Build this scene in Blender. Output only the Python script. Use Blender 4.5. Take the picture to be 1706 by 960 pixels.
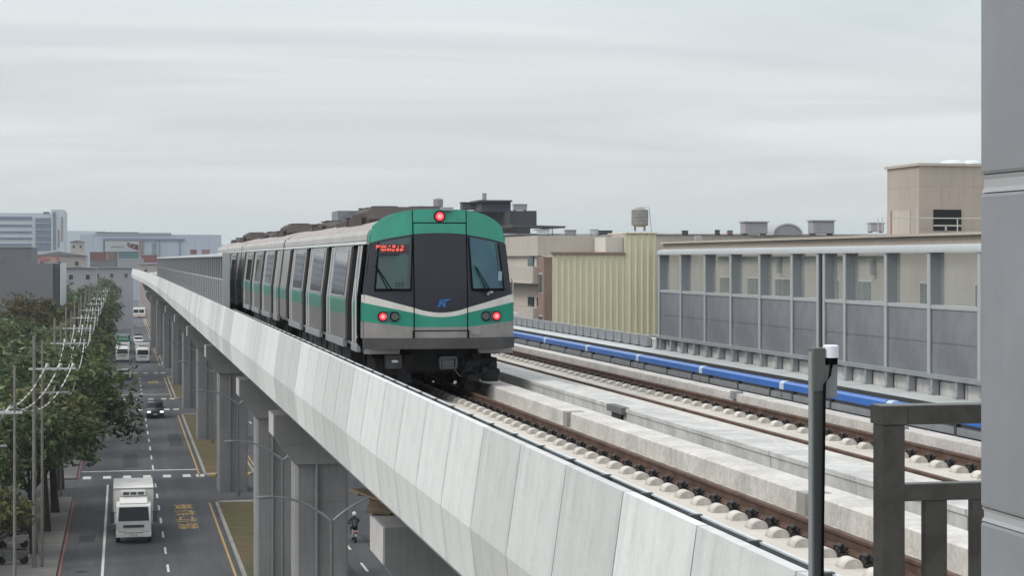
import bpy, math, random
from math import sin, cos, pi, radians, sqrt, atan, tan
from mathutils import Vector, Matrix, noise as mnoise
random.seed(7)
C = bpy.context.scene
for o in list(bpy.data.objects): bpy.data.objects.remove(o)
COL = C.collection

# ------------------------------------------------------------------ camera
F = 3160.0; HOR = 433.0; TH = atan(650.0 / F); HC = 2.8
cd = bpy.data.cameras.new('camera'); cam = bpy.data.objects.new('camera', cd); COL.objects.link(cam)
cam.location = (0, 0, HC); cam.rotation_euler = (pi / 2, 0, -TH)
cd.sensor_width = 36; cd.lens = 36 * F / 1706.0; cd.shift_y = -(480 - HOR) / 1706.0
cd.clip_start = 0.1; cd.clip_end = 20000
C.camera = cam
C.view_settings.view_transform = 'Standard'; C.view_settings.look = 'None'
C.view_settings.gamma = 1; C.view_settings.exposure = 0.08; C.view_settings.use_curve_mapping = False
C.cycles.max_bounces = 6; C.cycles.transparent_max_bounces = 12
C.cycles.volume_bounces = 0
C.cycles.use_denoising = True

# ------------------------------------------------------------------ world: overcast daylight
SUN_EL, SUN_AZ = radians(46), radians(258)      # azimuth clockwise from +Y
W = bpy.data.worlds.new('World'); C.world = W; W.use_nodes = True
nt = W.node_tree; N = nt.nodes; L = nt.links; N.clear()
out = N.new('ShaderNodeOutputWorld'); bg = N.new('ShaderNodeBackground'); bg2 = N.new('ShaderNodeBackground')
add = N.new('ShaderNodeAddShader')
sky = N.new('ShaderNodeTexSky'); sky.sky_type = 'NISHITA'; sky.sun_disc = False
sky.sun_elevation = SUN_EL; sky.sun_rotation = SUN_AZ; sky.dust_density = 4
L.new(sky.outputs[0], bg.inputs[0]); bg.inputs[1].default_value = 0.05
tc = N.new('ShaderNodeTexCoord'); sep = N.new('ShaderNodeSeparateXYZ'); L.new(tc.outputs['Generated'], sep.inputs[0])
def wm(op, a, b=None, c=None):
    n = N.new('ShaderNodeMath'); n.operation = op
    for i, v in enumerate((a, b, c)):
        if v is None: continue
        if isinstance(v, (int, float)): n.inputs[i].default_value = v
        else: L.new(v, n.inputs[i])
    return n.outputs[0]
zz = wm('MAXIMUM', sep.outputs[2], 0.0)
den = wm('ADD', zz, 0.055)
cx = wm('DIVIDE', sep.outputs[0], den); cy = wm('DIVIDE', sep.outputs[1], den)
comb = N.new('ShaderNodeCombineXYZ'); L.new(wm('MULTIPLY', cx, 0.85), comb.inputs[0]); L.new(cy, comb.inputs[1])
nz = N.new('ShaderNodeTexNoise'); nz.inputs['Scale'].default_value = 0.42; nz.inputs['Detail'].default_value = 4.5
nz.inputs['Roughness'].default_value = 0.52; nz.inputs['Distortion'].default_value = 1.1
L.new(comb.outputs[0], nz.inputs['Vector'])
cr = N.new('ShaderNodeValToRGB'); L.new(nz.outputs['Fac'], cr.inputs[0])
cr.color_ramp.elements[0].position = 0.38; cr.color_ramp.elements[0].color = (0.565, 0.585, 0.59, 1)
cr.color_ramp.elements[1].position = 0.64; cr.color_ramp.elements[1].color = (0.74, 0.755, 0.745, 1)
e = cr.color_ramp.elements.new(0.5); e.color = (0.64, 0.66, 0.655, 1)
# clouds melt into an even pale veil towards the horizon
hz = N.new('ShaderNodeMapRange'); L.new(sep.outputs[2], hz.inputs[0])
hz.inputs[1].default_value = 0.01; hz.inputs[2].default_value = 0.075
mx = N.new('ShaderNodeMix'); mx.data_type = 'RGBA'; L.new(hz.outputs[0], mx.inputs[0])
mx.inputs[6].default_value = (0.69, 0.715, 0.70, 1); L.new(cr.outputs[0], mx.inputs[7])
L.new(mx.outputs[2], bg2.inputs[0])
zb = N.new('ShaderNodeMapRange'); L.new(sep.outputs[2], zb.inputs[0])   # an overcast dome is brightest overhead
zb.inputs[1].default_value = 0.15; zb.inputs[2].default_value = 0.9; zb.inputs[3].default_value = 0.92; zb.inputs[4].default_value = 2.1
L.new(zb.outputs[0], bg2.inputs[1])
L.new(bg.outputs[0], add.inputs[0]); L.new(bg2.outputs[0], add.inputs[1]); L.new(add.outputs[0], out.inputs[0])
sd = bpy.data.lights.new('sun', 'SUN'); sd.energy = 1.3; sd.angle = radians(14); sd.color = (1, 0.96, 0.9)
so = bpy.data.objects.new('sun', sd); COL.objects.link(so)
dirv = Vector((sin(SUN_AZ) * cos(SUN_EL), cos(SUN_AZ) * cos(SUN_EL), sin(SUN_EL)))
so.rotation_euler = dirv.to_track_quat('Z', 'Y').to_euler()

# ------------------------------------------------------------------ helpers
def P(px, Z):                         # ground-plan point seen in photo column px at depth Z
    l = (px - 853) / F * Z
    return (l * cos(TH) + Z * sin(TH), Z * cos(TH) - l * sin(TH))
def PZ(py, Z): return HC - (py - HOR) * Z / F
def YZ(X, Z): return (Z - X * sin(TH)) / cos(TH)
GZ = -14.4                            # street level

def mat(name, col, rough=0.7, metal=0.0, var=0.0, scale=3.0, bump=0.0, bscale=None, streak=0.0, stretch=(1, 1, 1),
        joint=0.0, jaxis=1, jdark=0.5, jw=0.02, rnd=0.0, col2=None, emit=None, estr=0.0, spec=0.5, coords='Object', coat=0.0, fine=0.0):
    m = bpy.data.materials.new(name); m.use_nodes = True; nt = m.node_tree; N = nt.nodes; L = nt.links
    b = N['Principled BSDF']; b.inputs['Roughness'].default_value = rough; b.inputs['Metallic'].default_value = metal
    b.inputs['Specular IOR Level'].default_value = spec; b.inputs['Coat Weight'].default_value = coat
    base = (*col, 1)
    tc = N.new('ShaderNodeTexCoord'); vec = tc.outputs[coords]
    mp = N.new('ShaderNodeMapping'); mp.inputs['Scale'].default_value = stretch; L.new(vec, mp.inputs[0])
    cur = None
    def mixc(fac, a, bb, t='MIX'):
        n = N.new('ShaderNodeMix'); n.data_type = 'RGBA'; n.blend_type = t
        if isinstance(fac, float): n.inputs[0].default_value = fac
        else: L.new(fac, n.inputs[0])
        for i, v in ((6, a), (7, bb)):
            if isinstance(v, tuple): n.inputs[i].default_value = v
            else: L.new(v, n.inputs[i])
        return n.outputs[2]
    def noi(s, d=5, v=None, r=0.6):
        n = N.new('ShaderNodeTexNoise'); n.inputs['Scale'].default_value = s; n.inputs['Detail'].default_value = d
        n.inputs['Roughness'].default_value = r
        L.new(v if v is not None else mp.outputs[0], n.inputs['Vector']); return n.outputs['Fac']
    def rng(s, a, bb, c, d):
        n = N.new('ShaderNodeMapRange'); L.new(s, n.inputs[0])
        for i, v in enumerate((a, bb, c, d)): n.inputs[i + 1].default_value = v
        return n.outputs[0]
    cur = base
    if var > 0 or col2:
        c2 = (*col2, 1) if col2 else tuple(max(0, c * (1 - var)) for c in col) + (1,)
        cur = mixc(rng(noi(scale), 0.38, 0.62, 0, 1), base, c2)
    if fine > 0:
        k = rng(noi(scale * 9, 3), 0.3, 0.7, 1 - fine, 1 + fine)
        vm = N.new('ShaderNodeVectorMath'); vm.operation = 'SCALE'
        if isinstance(cur, tuple): vm.inputs[0].default_value = cur[:3]
        else: L.new(cur, vm.inputs[0])
        L.new(k, vm.inputs['Scale']); cur = vm.outputs[0]
    if streak > 0:
        m2 = N.new('ShaderNodeMapping'); m2.inputs['Scale'].default_value = (2.5, 2.5, 0.22); L.new(vec, m2.inputs[0])
        f = rng(noi(1.9, 7, m2.outputs[0], 0.7), 0.47, 0.72, 0, streak)
        cur = mixc(f, cur, tuple(c * 0.45 for c in col) + (1,))
    if rnd > 0:
        oi = N.new('ShaderNodeObjectInfo')
        k = rng(oi.outputs['Random'], 0, 1, 1 - rnd, 1 + rnd * 0.4)
        vm = N.new('ShaderNodeVectorMath'); vm.operation = 'SCALE'
        if isinstance(cur, tuple): vm.inputs[0].default_value = cur[:3]
        else: L.new(cur, vm.inputs[0])
        L.new(k, vm.inputs['Scale']); cur = vm.outputs[0]
    if joint > 0:
        s = N.new('ShaderNodeSeparateXYZ'); L.new(vec, s.inputs[0])
        d = N.new('ShaderNodeMath'); d.operation = 'DIVIDE'; L.new(s.outputs[jaxis], d.inputs[0]); d.inputs[1].default_value = joint
        fr = N.new('ShaderNodeMath'); fr.operation = 'FRACT'; L.new(d.outputs[0], fr.inputs[0])
        lt = N.new('ShaderNodeMath'); lt.operation = 'LESS_THAN'; L.new(fr.outputs[0], lt.inputs[0]); lt.inputs[1].default_value = jw / joint
        k = N.new('ShaderNodeMath'); k.operation = 'MULTIPLY'; L.new(lt.outputs[0], k.inputs[0]); k.inputs[1].default_value = jdark
        cur = mixc(k.outputs[0], cur, (0.03, 0.03, 0.03, 1))
    if isinstance(cur, tuple): b.inputs['Base Color'].default_value = cur
    else: L.new(cur, b.inputs['Base Color'])
    if bump > 0:
        bp = N.new('ShaderNodeBump'); bp.inputs['Strength'].default_value = bump; bp.inputs['Distance'].default_value = 0.05
        L.new(noi(bscale or scale * 4, 6), bp.inputs['Height']); L.new(bp.outputs[0], b.inputs['Normal'])
    if emit:
        b.inputs['Emission Color'].default_value = (*emit, 1); b.inputs['Emission Strength'].default_value = estr
    return m

class MB:
    def __init__(s): s.v = []; s.f = []; s.m = []
    def add(s, v, f, mi=0):
        k = len(s.v); s.v += [tuple(p) for p in v]; s.f += [tuple(i + k for i in q) for q in f]; s.m += [mi] * len(f); return s
    def box(s, x0, x1, y0, y1, z0, z1, mi=0):
        v = [(x0, y0, z0), (x1, y0, z0), (x1, y1, z0), (x0, y1, z0), (x0, y0, z1), (x1, y0, z1), (x1, y1, z1), (x0, y1, z1)]
        return s.add(v, [(3, 2, 1, 0), (4, 5, 6, 7), (0, 1, 5, 4), (1, 2, 6, 5), (2, 3, 7, 6), (3, 0, 4, 7)], mi)
    def prism(s, poly, a, b, axis='y', mi=0):     # poly in the other two axes, extruded a..b
        def pt(p, t):
            return {'y': (p[0], t, p[1]), 'x': (t, p[0], p[1]), 'z': (p[0], p[1], t)}[axis]
        n = len(poly); v = [pt(p, a) for p in poly] + [pt(p, b) for p in poly]
        f = [tuple(range(n)), tuple(reversed(range(n, 2 * n)))] + [(i, i + n, (i + 1) % n + n, (i + 1) % n) for i in range(n)]
        return s.add(v, f, mi)
    def loft(s, secs, cap=True, mi=0):
        n = len(secs[0]); v = [p for q in secs for p in q]; f = []
        for k in range(len(secs) - 1):
            for i in range(n):
                j = (i + 1) % n; f.append((k * n + i, k * n + j, (k + 1) * n + j, (k + 1) * n + i))
        if cap: f += [tuple(reversed(range(n))), tuple(range((len(secs) - 1) * n, len(secs) * n))]
        return s.add(v, f, mi)
    def tube(s, pts, r, n=8, mi=0):
        pts = [Vector(p) for p in pts]; secs = []
        for i, p in enumerate(pts):
            d = (pts[min(i + 1, len(pts) - 1)] - pts[max(i - 1, 0)]).normalized()
            a = d.orthogonal().normalized() if abs(d.z) < .9 else d.cross(Vector((1, 0, 0))).normalized()
            if abs(d.z) < .9: a = d.cross(Vector((0, 0, 1))).normalized()
            b = d.cross(a); rr = r[i] if isinstance(r, (list, tuple)) else r
            secs.append([p + a * (rr * cos(2 * pi * k / n)) + b * (rr * sin(2 * pi * k / n)) for k in range(n)])
        return s.loft(secs, True, mi)
    def ball(s, c, r, nu=12, nv=8, mi=0):
        rx, ry, rz = r if isinstance(r, tuple) else (r, r, r)
        secs = []
        for j in range(nv + 1):
            t = -pi / 2 + pi * (j / nv); t = max(min(t, pi / 2 - .01), -pi / 2 + .01)
            secs.append([(c[0] + rx * cos(t) * cos(2 * pi * i / nu), c[1] + ry * cos(t) * sin(2 * pi * i / nu), c[2] + rz * sin(t)) for i in range(nu)])
        return s.loft(secs, True, mi)
    def sweep(s, prof, ys, mi=0):                 # along the viaduct's line
        return s.loft([[(p[0] + XO(y), y, p[1]) for p in prof] for y in ys], True, mi)
    def build(s, name, mats, parent=None, smooth=False, bevel=0.0):
        me = bpy.data.meshes.new(name); me.from_pydata(s.v, [], s.f)
        for m in (mats if isinstance(mats, (list, tuple)) else [mats]): me.materials.append(m)
        me.polygons.foreach_set('material_index', s.m)
        import bmesh
        bm = bmesh.new(); bm.from_mesh(me); bmesh.ops.recalc_face_normals(bm, faces=bm.faces); bm.to_mesh(me); bm.free()
        if smooth: me.polygons.foreach_set('use_smooth', [True] * len(me.polygons))
        me.update()
        o = bpy.data.objects.new(name, me); COL.objects.link(o)
        if parent: o.parent = parent
        if smooth and smooth != 'all':
            md = o.modifiers.new('split', 'EDGE_SPLIT'); md.split_angle = radians(40)
        if bevel: md = o.modifiers.new('bevel', 'BEVEL'); md.width = bevel; md.segments = 2; md.limit_method = 'ANGLE'
        return o
def tag(o, label, cat, group=None):
    o['label'] = label; o['category'] = cat
    if group: o['group'] = group
    return o
def thing(name, label, cat, loc=(0, 0, 0), rz=0, group=None):
    o = bpy.data.objects.new(name, None); COL.objects.link(o); o.location = loc; o.rotation_euler = (0, 0, rz)
    o.empty_display_size = .2
    return tag(o, label, cat, group)
def struct(o, kind='structure'): o['kind'] = kind; return o
def kids(o): return [c for c in bpy.data.objects if c.parent == o]
def copy_tree(o, parent=None):
    c = o.copy(); COL.objects.link(c); c.parent = parent
    for ch in kids(o): copy_tree(ch, c)
    return c
def inst(src, loc, rz=0, label=None, sc=1, group=None):
    c = copy_tree(src); c.location = loc; c.rotation_euler = (0, 0, rz); c.scale = (sc, sc, sc)
    if label: c['label'] = label
    if group: c['group'] = group
    return c
def XO(y):                                         # plan of the viaduct: straight, then drifting and turning left far off
    a = 0.0
    if y > 180: a -= 1.5 * ((y - 180) / 200.0) ** 2
    return a
def frange(a, b, s):
    r = []; x = a
    while x < b - 1e-6: r.append(x); x += s
    r.append(b); return r

# ------------------------------------------------------------------ materials
M = {}
M['panel'] = mat('parapet_concrete', (0.59, 0.608, 0.61), .85, var=.10, scale=.9, streak=.36, bump=.12, bscale=14, rnd=.2, fine=.03)
M['conc'] = mat('pale_concrete', (0.52, 0.505, 0.48), .9, var=.18, scale=1.3, bump=.25, bscale=12, joint=.81, jdark=.14, jw=.03, fine=.14, streak=.25)
M['slab'] = mat('slab_concrete', (0.50, 0.465, 0.42), .9, var=.13, scale=.9, bump=.2, bscale=10, fine=.06)
M['cwall'] = mat('wall_concrete', (0.50, 0.505, 0.495), .85, var=.25, scale=1.6, streak=.5, bump=.2, bscale=10, joint=3.0, jdark=.5, jw=.03, fine=.06)
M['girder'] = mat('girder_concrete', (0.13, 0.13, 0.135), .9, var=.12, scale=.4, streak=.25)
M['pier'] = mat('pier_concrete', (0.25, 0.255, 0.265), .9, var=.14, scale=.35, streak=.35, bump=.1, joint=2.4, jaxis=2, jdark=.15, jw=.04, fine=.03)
M['caplit'] = mat('lit_cap_concrete', (0.50, 0.49, 0.49), .85, var=.1, scale=1.0, streak=.3)  # lighter pier concrete, light on the cap ends put into the colour
M['rail'] = mat('rusty_rail', (0.065, 0.036, 0.027), .75, metal=.2, col2=(0.11, 0.065, 0.045), scale=3)
M['clip'] = mat('black_clip', (0.025, 0.023, 0.025), .6, var=.3, scale=20)
M['hump'] = mat('support_concrete', (0.53, 0.505, 0.465), .85, var=.25, scale=6, rnd=.1)
M['blue'] = mat('blue_cover', (0.012, 0.115, 0.43), .35, var=.12, scale=.8, coat=.3)
M['joint'] = mat('pale_joint', (0.40, 0.48, 0.58), .5)
M['dkpost'] = mat('dark_post', (0.05, 0.055, 0.06), .6)
M['walk'] = mat('walkway_panel', (0.46, 0.49, 0.49), .55, var=.14, scale=1.0, joint=2.0, jdark=.7, jw=.03)
M['vg0'] = mat('gap_shade_dark', (.035, .037, .04), .8)
M['galv'] = mat('galvanised_steel', (0.33, 0.35, 0.37), .45, metal=.4, var=.15, scale=4)
M['galvl'] = mat('bright_steel', (0.58, 0.61, 0.62), .4, metal=.3, var=.1, scale=4)
M['nbpanel'] = mat('grey_barrier_panel', (0.205, 0.222, 0.245), .5, metal=.2, var=.22, scale=1.1, fine=.05, streak=.12)
M['nbcap'] = mat('barrier_cap', (0.36, 0.385, 0.395), .45, metal=.2, var=.08)
M['nbpost'] = mat('barrier_post', (0.21, 0.22, 0.24), .5, metal=.3)
M['nbflange'] = mat('barrier_flange', (0.36, 0.38, 0.39), .5, metal=.2)
M['asph'] = mat('asphalt', (0.084, 0.088, 0.098), .9, var=.32, scale=.5, bump=.1, bscale=30, fine=.10, stretch=(1.2, .07, 1))
M['white'] = mat('road_white', (0.66, 0.66, 0.63), .8, var=.2, scale=3)
M['yellow'] = mat('road_yellow', (0.50, 0.33, 0.13), .8, var=.25, scale=3)
M['redline'] = mat('kerb_red', (0.33, 0.13, 0.11), .8, var=.2, scale=2)
M['kerb'] = mat('kerb_stone', (0.33, 0.33, 0.31), .85, var=.25, scale=.8, joint=1.0, jdark=.4, jw=.05)
M['verge'] = mat('median_grass', (0.125, 0.083, 0.040), .95, col2=(0.075, 0.075, 0.028), scale=.12, bump=.4, bscale=8, fine=.2)
M['pave'] = mat('sidewalk_tiles', (0.20, 0.195, 0.19), .85, var=.2, scale=.5, joint=1.5, jdark=.4, jw=.06)
M['ground'] = mat('ground', (0.11, 0.11, 0.10), .95, col2=(0.07, 0.08, 0.05), scale=.03)

def M_(k): return M[k]
# glass of the barrier: clear with a milky film
def glassmat(name, tint, mix, milk):
    m = bpy.data.materials.new(name); m.use_nodes = True; nt = m.node_tree; N = nt.nodes; L = nt.links; N.clear()
    o = N.new('ShaderNodeOutputMaterial'); t = N.new('ShaderNodeBsdfTransparent'); t.inputs[0].default_value = (*tint, 1)
    g = N.new('ShaderNodeBsdfGlossy'); g.inputs['Roughness'].default_value = .08; g.inputs[0].default_value = (.8, .85, .9, 1)
    d = N.new('ShaderNodeBsdfDiffuse'); d.inputs[0].default_value = (*milk, 1)
    a = N.new('ShaderNodeMixShader'); b = N.new('ShaderNodeMixShader')
    tc = N.new('ShaderNodeTexCoord'); n = N.new('ShaderNodeTexNoise'); n.inputs['Scale'].default_value = 1.3; L.new(tc.outputs['Object'], n.inputs['Vector'])
    r = N.new('ShaderNodeMapRange'); L.new(n.outputs['Fac'], r.inputs[0]); r.inputs[1].default_value = .35; r.inputs[2].default_value = .65
    r.inputs[3].default_value = mix * .7; r.inputs[4].default_value = mix * 1.3
    lw = N.new('ShaderNodeLayerWeight'); lw.inputs[0].default_value = .25
    L.new(r.outputs[0], a.inputs[0]); L.new(t.outputs[0], a.inputs[1]); L.new(d.outputs[0], a.inputs[2])
    mm = N.new('ShaderNodeMath'); mm.operation = 'MULTIPLY'; mm.inputs[1].default_value = .22; L.new(lw.outputs['Fresnel'], mm.inputs[0])
    L.new(mm.outputs[0], b.inputs[0]); L.new(a.outputs[0], b.inputs[1]); L.new(g.outputs[0], b.inputs[2]); L.new(b.outputs[0], o.inputs[0])
    return m
M['nbglass'] = glassmat('barrier_glass', (.90, .93, .92), .13, (.62, .63, .60))

# ------------------------------------------------------------------ ground, roads
g = MB().add([(-3000, -300, GZ - .02), (3000, -300, GZ - .02), (3000, 5500, GZ - .02), (-3000, 5500, GZ - .02)], [(0, 1, 2, 3)]).build('ground', M['ground']); struct(g)
rd = MB()
rd.box(-3.5, 19.0, -60, 900, GZ - .3, GZ)
rd.box(-120, 140, 141, 151, GZ - .3, GZ - .004); rd.box(-120, 140, 222, 240, GZ - .3, GZ - .004); rd.box(-120, 140, 290, 312, GZ - .3, GZ - .004)
struct(rd.build('road', M['asph']))
pv = MB()
for a, b in ((-60, 140), (152, 221), (241, 289), (313, 560)): pv.prism([(-3.5, GZ - .2), (-3.5, GZ + .14), (-8.2, GZ + .15), (-8.2, GZ - .2)], a, b)
struct(pv.build('sidewalk', M['pave'])); pv = MB()
for a, b in ((-60, 140), (152, 221), (241, 289), (313, 560)): pv.prism([(19.0, GZ - .2), (19.0, GZ + .14), (25, GZ + .15), (25, GZ - .2)], a, b)
struct(pv.build('sidewalk', M['pave']))
md = MB(); kb = MB(); segs = ((10, 135.5), (152.5, 213), (238, 281), (314, 560))
for a, b in segs:
    md.box(6.62, 10.3, a + .8, b - .8, GZ - .2, GZ + .13)
    kb.box(6.42, 6.62, a + .8, b - .8, GZ - .2, GZ + .15); kb.box(10.3, 10.5, a + .8, b - .8, GZ - .2, GZ + .15)
    kb.prism([(6.42, b - .8), (6.9, b), (10.0, b), (10.5, b - .8)], GZ - .2, GZ + .15, 'z')
    kb.prism([(6.42, a + .8), (6.9, a), (10.0, a), (10.5, a + .8)], GZ - .2, GZ + .15, 'z')
struct(md.build('median_grass', M['verge'])); struct(kb.build('kerb', M['kerb']))
mk = MB(); T = GZ + .004
def flat(mb, x0, x1, y0, y1, mi=0, z=T): mb.box(x0, x1, y0, y1, z - .003, z, mi)
def GY(py, X): return YZ(X, (HC - GZ) * F / (py - HOR))
flat(mk, -1.12, -.97, 40, 148)                                     # solid white edge line (nearest block)
y = 40.0
while y < 148: flat(mk, 2.45, 2.58, y, y + 2.6); y += 6.6
for y in (158, 166, 174, 182, 190, 198, 206, 246, 254, 262, 270, 278): flat(mk, 2.45, 2.58, y, y + 3.4)
for y in frange(320, 540, 12): flat(mk, 2.45, 2.58, y, y + 4)
for yy in (GY(785, 2), GY(660, 2) + 2): flat(mk, -3.2, 6.1, yy, yy + .45)
for yy in (GY(793, 2) - .5, GY(664, 2) - 1.5, GY(683, 2), GY(622, 2)):
    for x in frange(-3.0, 5.8, 1.55): flat(mk, x, x + .62, yy - 1.1, yy + .7)
y = 40.0
while y < 300: flat(mk, 13.2, 13.34, y, y + 3.0); y += 8.0
flat(mk, 18.3, 18.42, 40, 140)
struct(mk.build('road_marking', M['white']))
yl = MB()
for a, b in segs: flat(yl, 6.0, 6.13, a, b); flat(yl, 10.75, 10.88, a, b)
struct(yl.build('road_marking', M['yellow']))
rl = MB()
for a, b in ((-60, 139), (153, 220), (242, 288), (314, 500)): flat(rl, -3.42, -3.3, a, b)
struct(rl.build('road_marking', M['redline']))
# hatched kerb end in black and yellow
hm = MB()
for i in range(9): hm.box(6.95 + i * .34, 7.29 + i * .34, 151.9, 152.45, GZ + .004, GZ + .17, i % 2)
tag(hm.build('kerb_end_block', [mat('hazard_yellow', (.55, .36, .05), .7), mat('hazard_black', (.03, .03, .03), .7)]), 'black and yellow striped kerb end of the grass median', 'kerb marker')
pt = MB()
for (x0_, x1_, ya_, yb_) in ((3.0, 4.1, 96, 104), (-2.6, -1.6, 118, 121), (.1, 1.3, 160, 171), (-.9, .2, 92, 94.5), (4.4, 5.6, 178, 190), (11.5, 12.6, 100, 108), (14.5, 15.8, 112, 118)): flat(pt, x0_, x1_, ya_, yb_, 0, GZ + .003)
struct(pt.build('road_patch', mat('tar_patch', (.045, .048, .054), .9, var=.3, scale=1)))
for i, (x, y, w_) in enumerate(((-2.2, 107, 'left lane beside the truck'), (4.9, 100, 'right lane just before the painted writing'), (1.2, 168, 'middle lane beyond the first junction'))):
    o = MB().tube([(0, 0, -.02), (0, 0, .006)], .36, 20).build('manhole_cover', mat('manhole_iron', (.035, .033, .032), .7, var=.3, scale=20)); o.location = (x, y, GZ); tag(o, 'round dark manhole cover in the ' + w_, 'manhole cover')
# painted lane writing
def text_mesh(s, name, m, size, parent=None, ext=.002):
    cu = bpy.data.curves.new(name, 'FONT'); cu.body = s; cu.size = size; cu.extrude = ext; cu.offset = .022 if size > 1 else 0; cu.align_x = 'CENTER'; cu.align_y = 'CENTER'
    t = bpy.data.objects.new(name, cu); COL.objects.link(t); bpy.context.view_layer.update()
    me = bpy.data.meshes.new_from_object(t.evaluated_get(bpy.context.evaluated_depsgraph_get())); bpy.data.objects.remove(t)
    me.materials.clear(); me.materials.append(m); me.name = name
    o = bpy.data.objects.new(name, me); COL.objects.link(o)
    if parent: o.parent = parent
    return o
for i, ch in enumerate('禁行機車'):
    for (yc, xc) in ((124.2 + i * 3.3, 4.2),):
        t = text_mesh(ch, 'road_writing', M['yellow'], 1.45); t.location = (xc, yc, GZ + .006); t.rotation_euler = (0, 0, pi); t.scale = (1.0, 1.9, 1); struct(t)
t = text_mesh('禁', 'road_writing', M['yellow'], 1.6); t.location = (4.3, 272, GZ + .006); t.rotation_euler = (0, 0, pi); t.scale = (1.1, 3.4, 1); struct(t)

# ------------------------------------------------------------------ viaduct
V = thing('viaduct', 'long pale concrete elevated railway viaduct running away beside the street', 'viaduct', (8.5, 9, -.35))
def vp(mb, name, m, **k):
    o = mb.build(name, m, None, **k); o.parent = V; o.matrix_parent_inverse = Matrix.Translation((-8.5, -9, .35)); return o
YS = [-12.0] + frange(8.7, 180, 20) + frange(190, 380, 10) + frange(385, 435, 5)
YS = sorted(set(y for y in YS if y <= 405))
YD = [y for y in YS]
vp(MB().sweep([(4.14, -.20), (12.46, -.20), (12.50, -.36), (13.9, -.36), (13.9, -.92), (11.6, -1.55), (6.0, -1.55), (4.14, -.98)], YD), 'deck', M['slab'])
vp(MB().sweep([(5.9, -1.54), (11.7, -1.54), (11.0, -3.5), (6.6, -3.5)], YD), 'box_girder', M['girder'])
prof = [(4.0, .91), (3.84, -.23), (3.92, -.92), (4.13, -.92), (4.10, -.2), (4.10, .89), (4.085, .91)]
def panel_mb(y0, y1): return MB().loft([[(p[0] + XO(y), y, p[1]) for p in prof] for y in (y0, y1)])
PW = 2.02
o0 = None
for i in range(100):
    y0 = 8.9 + i * PW; d = XO(y0 + 1)
    if o0 is None:
        o0 = MB().loft([[(p[0], y, p[1]) for p in prof] for y in (0, PW - .028)]).build('parapet_panel', M['panel']); o = o0
    else: o = o0.copy(); COL.objects.link(o)
    o.parent = V; o.location = (d - 8.5, y0 - 9, .35)
st = MB(); y = 8.9 + 100 * PW
while y < 403:
    st.loft([[(p[0] + XO(yy), yy, p[1]) for p in prof] for yy in (y, y + PW - .018)]); y += PW
o = vp(st, 'parapet_panel', M['panel']); o['kind'] = 'stuff'
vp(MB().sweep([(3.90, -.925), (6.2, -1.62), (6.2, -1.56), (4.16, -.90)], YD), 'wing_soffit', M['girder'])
vp(MB().sweep([(4.03, -.8), (4.03, .80), (4.075, .80), (4.08, -.8)], [8.7, 160]), 'joint_backing', mat('joint_dark', (.03, .03, .03), .9))
# right-hand parapet
vp(MB().sweep([(14.08, -.9), (14.08, .66), (14.35, .66), (14.35, -.9)], YD), 'parapet_wall', M['cwall'])
# kerbs beside the rails and the duct between the tracks
vp(MB().sweep([(7.62, -.4), (7.65, .12), (7.68, .14), (8.12, .14), (8.14, .11), (8.14, -.4)], YD), 'track_kerb', M['conc'])
vp(MB().sweep([(8.45, -.4), (8.45, .19), (8.43, .19), (8.43, .25), (8.98, .25), (8.98, .12), (9.2, .12), (9.2, -.4)], YD), 'cable_duct', M['cwall'])
vp(MB().sweep([(9.3, -.4), (9.32, .08), (9.35, .1), (9.78, .1), (9.8, -.4)], YD), 'track_kerb', M['conc'])
vp(MB().sweep([(12.05, -.4), (12.06, .11), (12.42, .11), (12.44, -.4)], YD), 'track_kerb', M['conc'])
vp(MB().sweep([(13.27, .34), (13.27, .42), (14.07, .42), (14.07, .34)], YD), 'side_walkway', M['walk'])
def rep(name, mb, m, locs, parent=None, pl=(8.5, 9, -.35)):
    o0 = None
    for k, (x, y, z) in enumerate(locs[:100]):
        if o0 is None: o0 = mb.build(name, m); o = o0
        else: o = o0.copy(); COL.objects.link(o)
        o.parent = parent or V; o.location = (x - pl[0], y - pl[1], z - pl[2])
    if len(locs) > 100:
        r_ = MB()
        for (x, y, z) in locs[100:]: r_.add([(v[0] + x - pl[0], v[1] + y - pl[1], v[2] + z - pl[2]) for v in mb.v], mb.f)
        o = r_.build(name, m); o.parent = parent or V; o['kind'] = 'stuff'
rep('walkway_leg', MB().box(0, .08, 0, .08, -.36, .34), M['dkpost'], [(13.2, y, 0) for y in frange(14, 160, 2.6)])
vp(MB().sweep([(13.55, -.36), (13.55, .33), (13.6, .33), (13.6, -.36)], [8.7, 170]), 'walkway_shade_sheet', mat('shadow_sheet', (.04, .042, .045), .8))  # dark sheet added for the shade under the walkway
# handrail and ribs on the right parapet's inner side
vp(MB().sweep([(13.22, .1), (13.22, .415), (13.262, .415), (13.262, .1)], [8.7, 170]), 'walkway_gap_shade', M['vg0'])  # dark strip put in for the shaded gap before the walkway
rep('parapet_rib', MB().box(0, .12, 0, .10, .42, .72).box(-.03, .0, -.02, .12, .42, .46), M['galv'], [(13.93, y, 0) for y in frange(20, 48.6, 1.01)])
rep('parapet_block', MB().box(0, .12, 0, .74, .46, .74), M['galv'], [(13.94 + XO(y), y, 0) for y in frange(49.6, 250, 0.92)])
vp(MB().sweep([(13.90, .72), (13.90, .79), (14.07, .79), (14.07, .72)], [8.7, 49.2]), 'parapet_rail', M['galv'])
vp(MB().sweep([(13.92, .75), (13.92, .84), (14.40, .84), (14.40, .75)], [y for y in YS if y > 49.2]), 'parapet_rail', M['galvl'])
db = MB(); db.box(8.40, 8.44, YZ(8.4, 33.2), YZ(8.4, 32.6), -.12, .15); vp(db, 'drain_opening', M['clip'])
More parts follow.
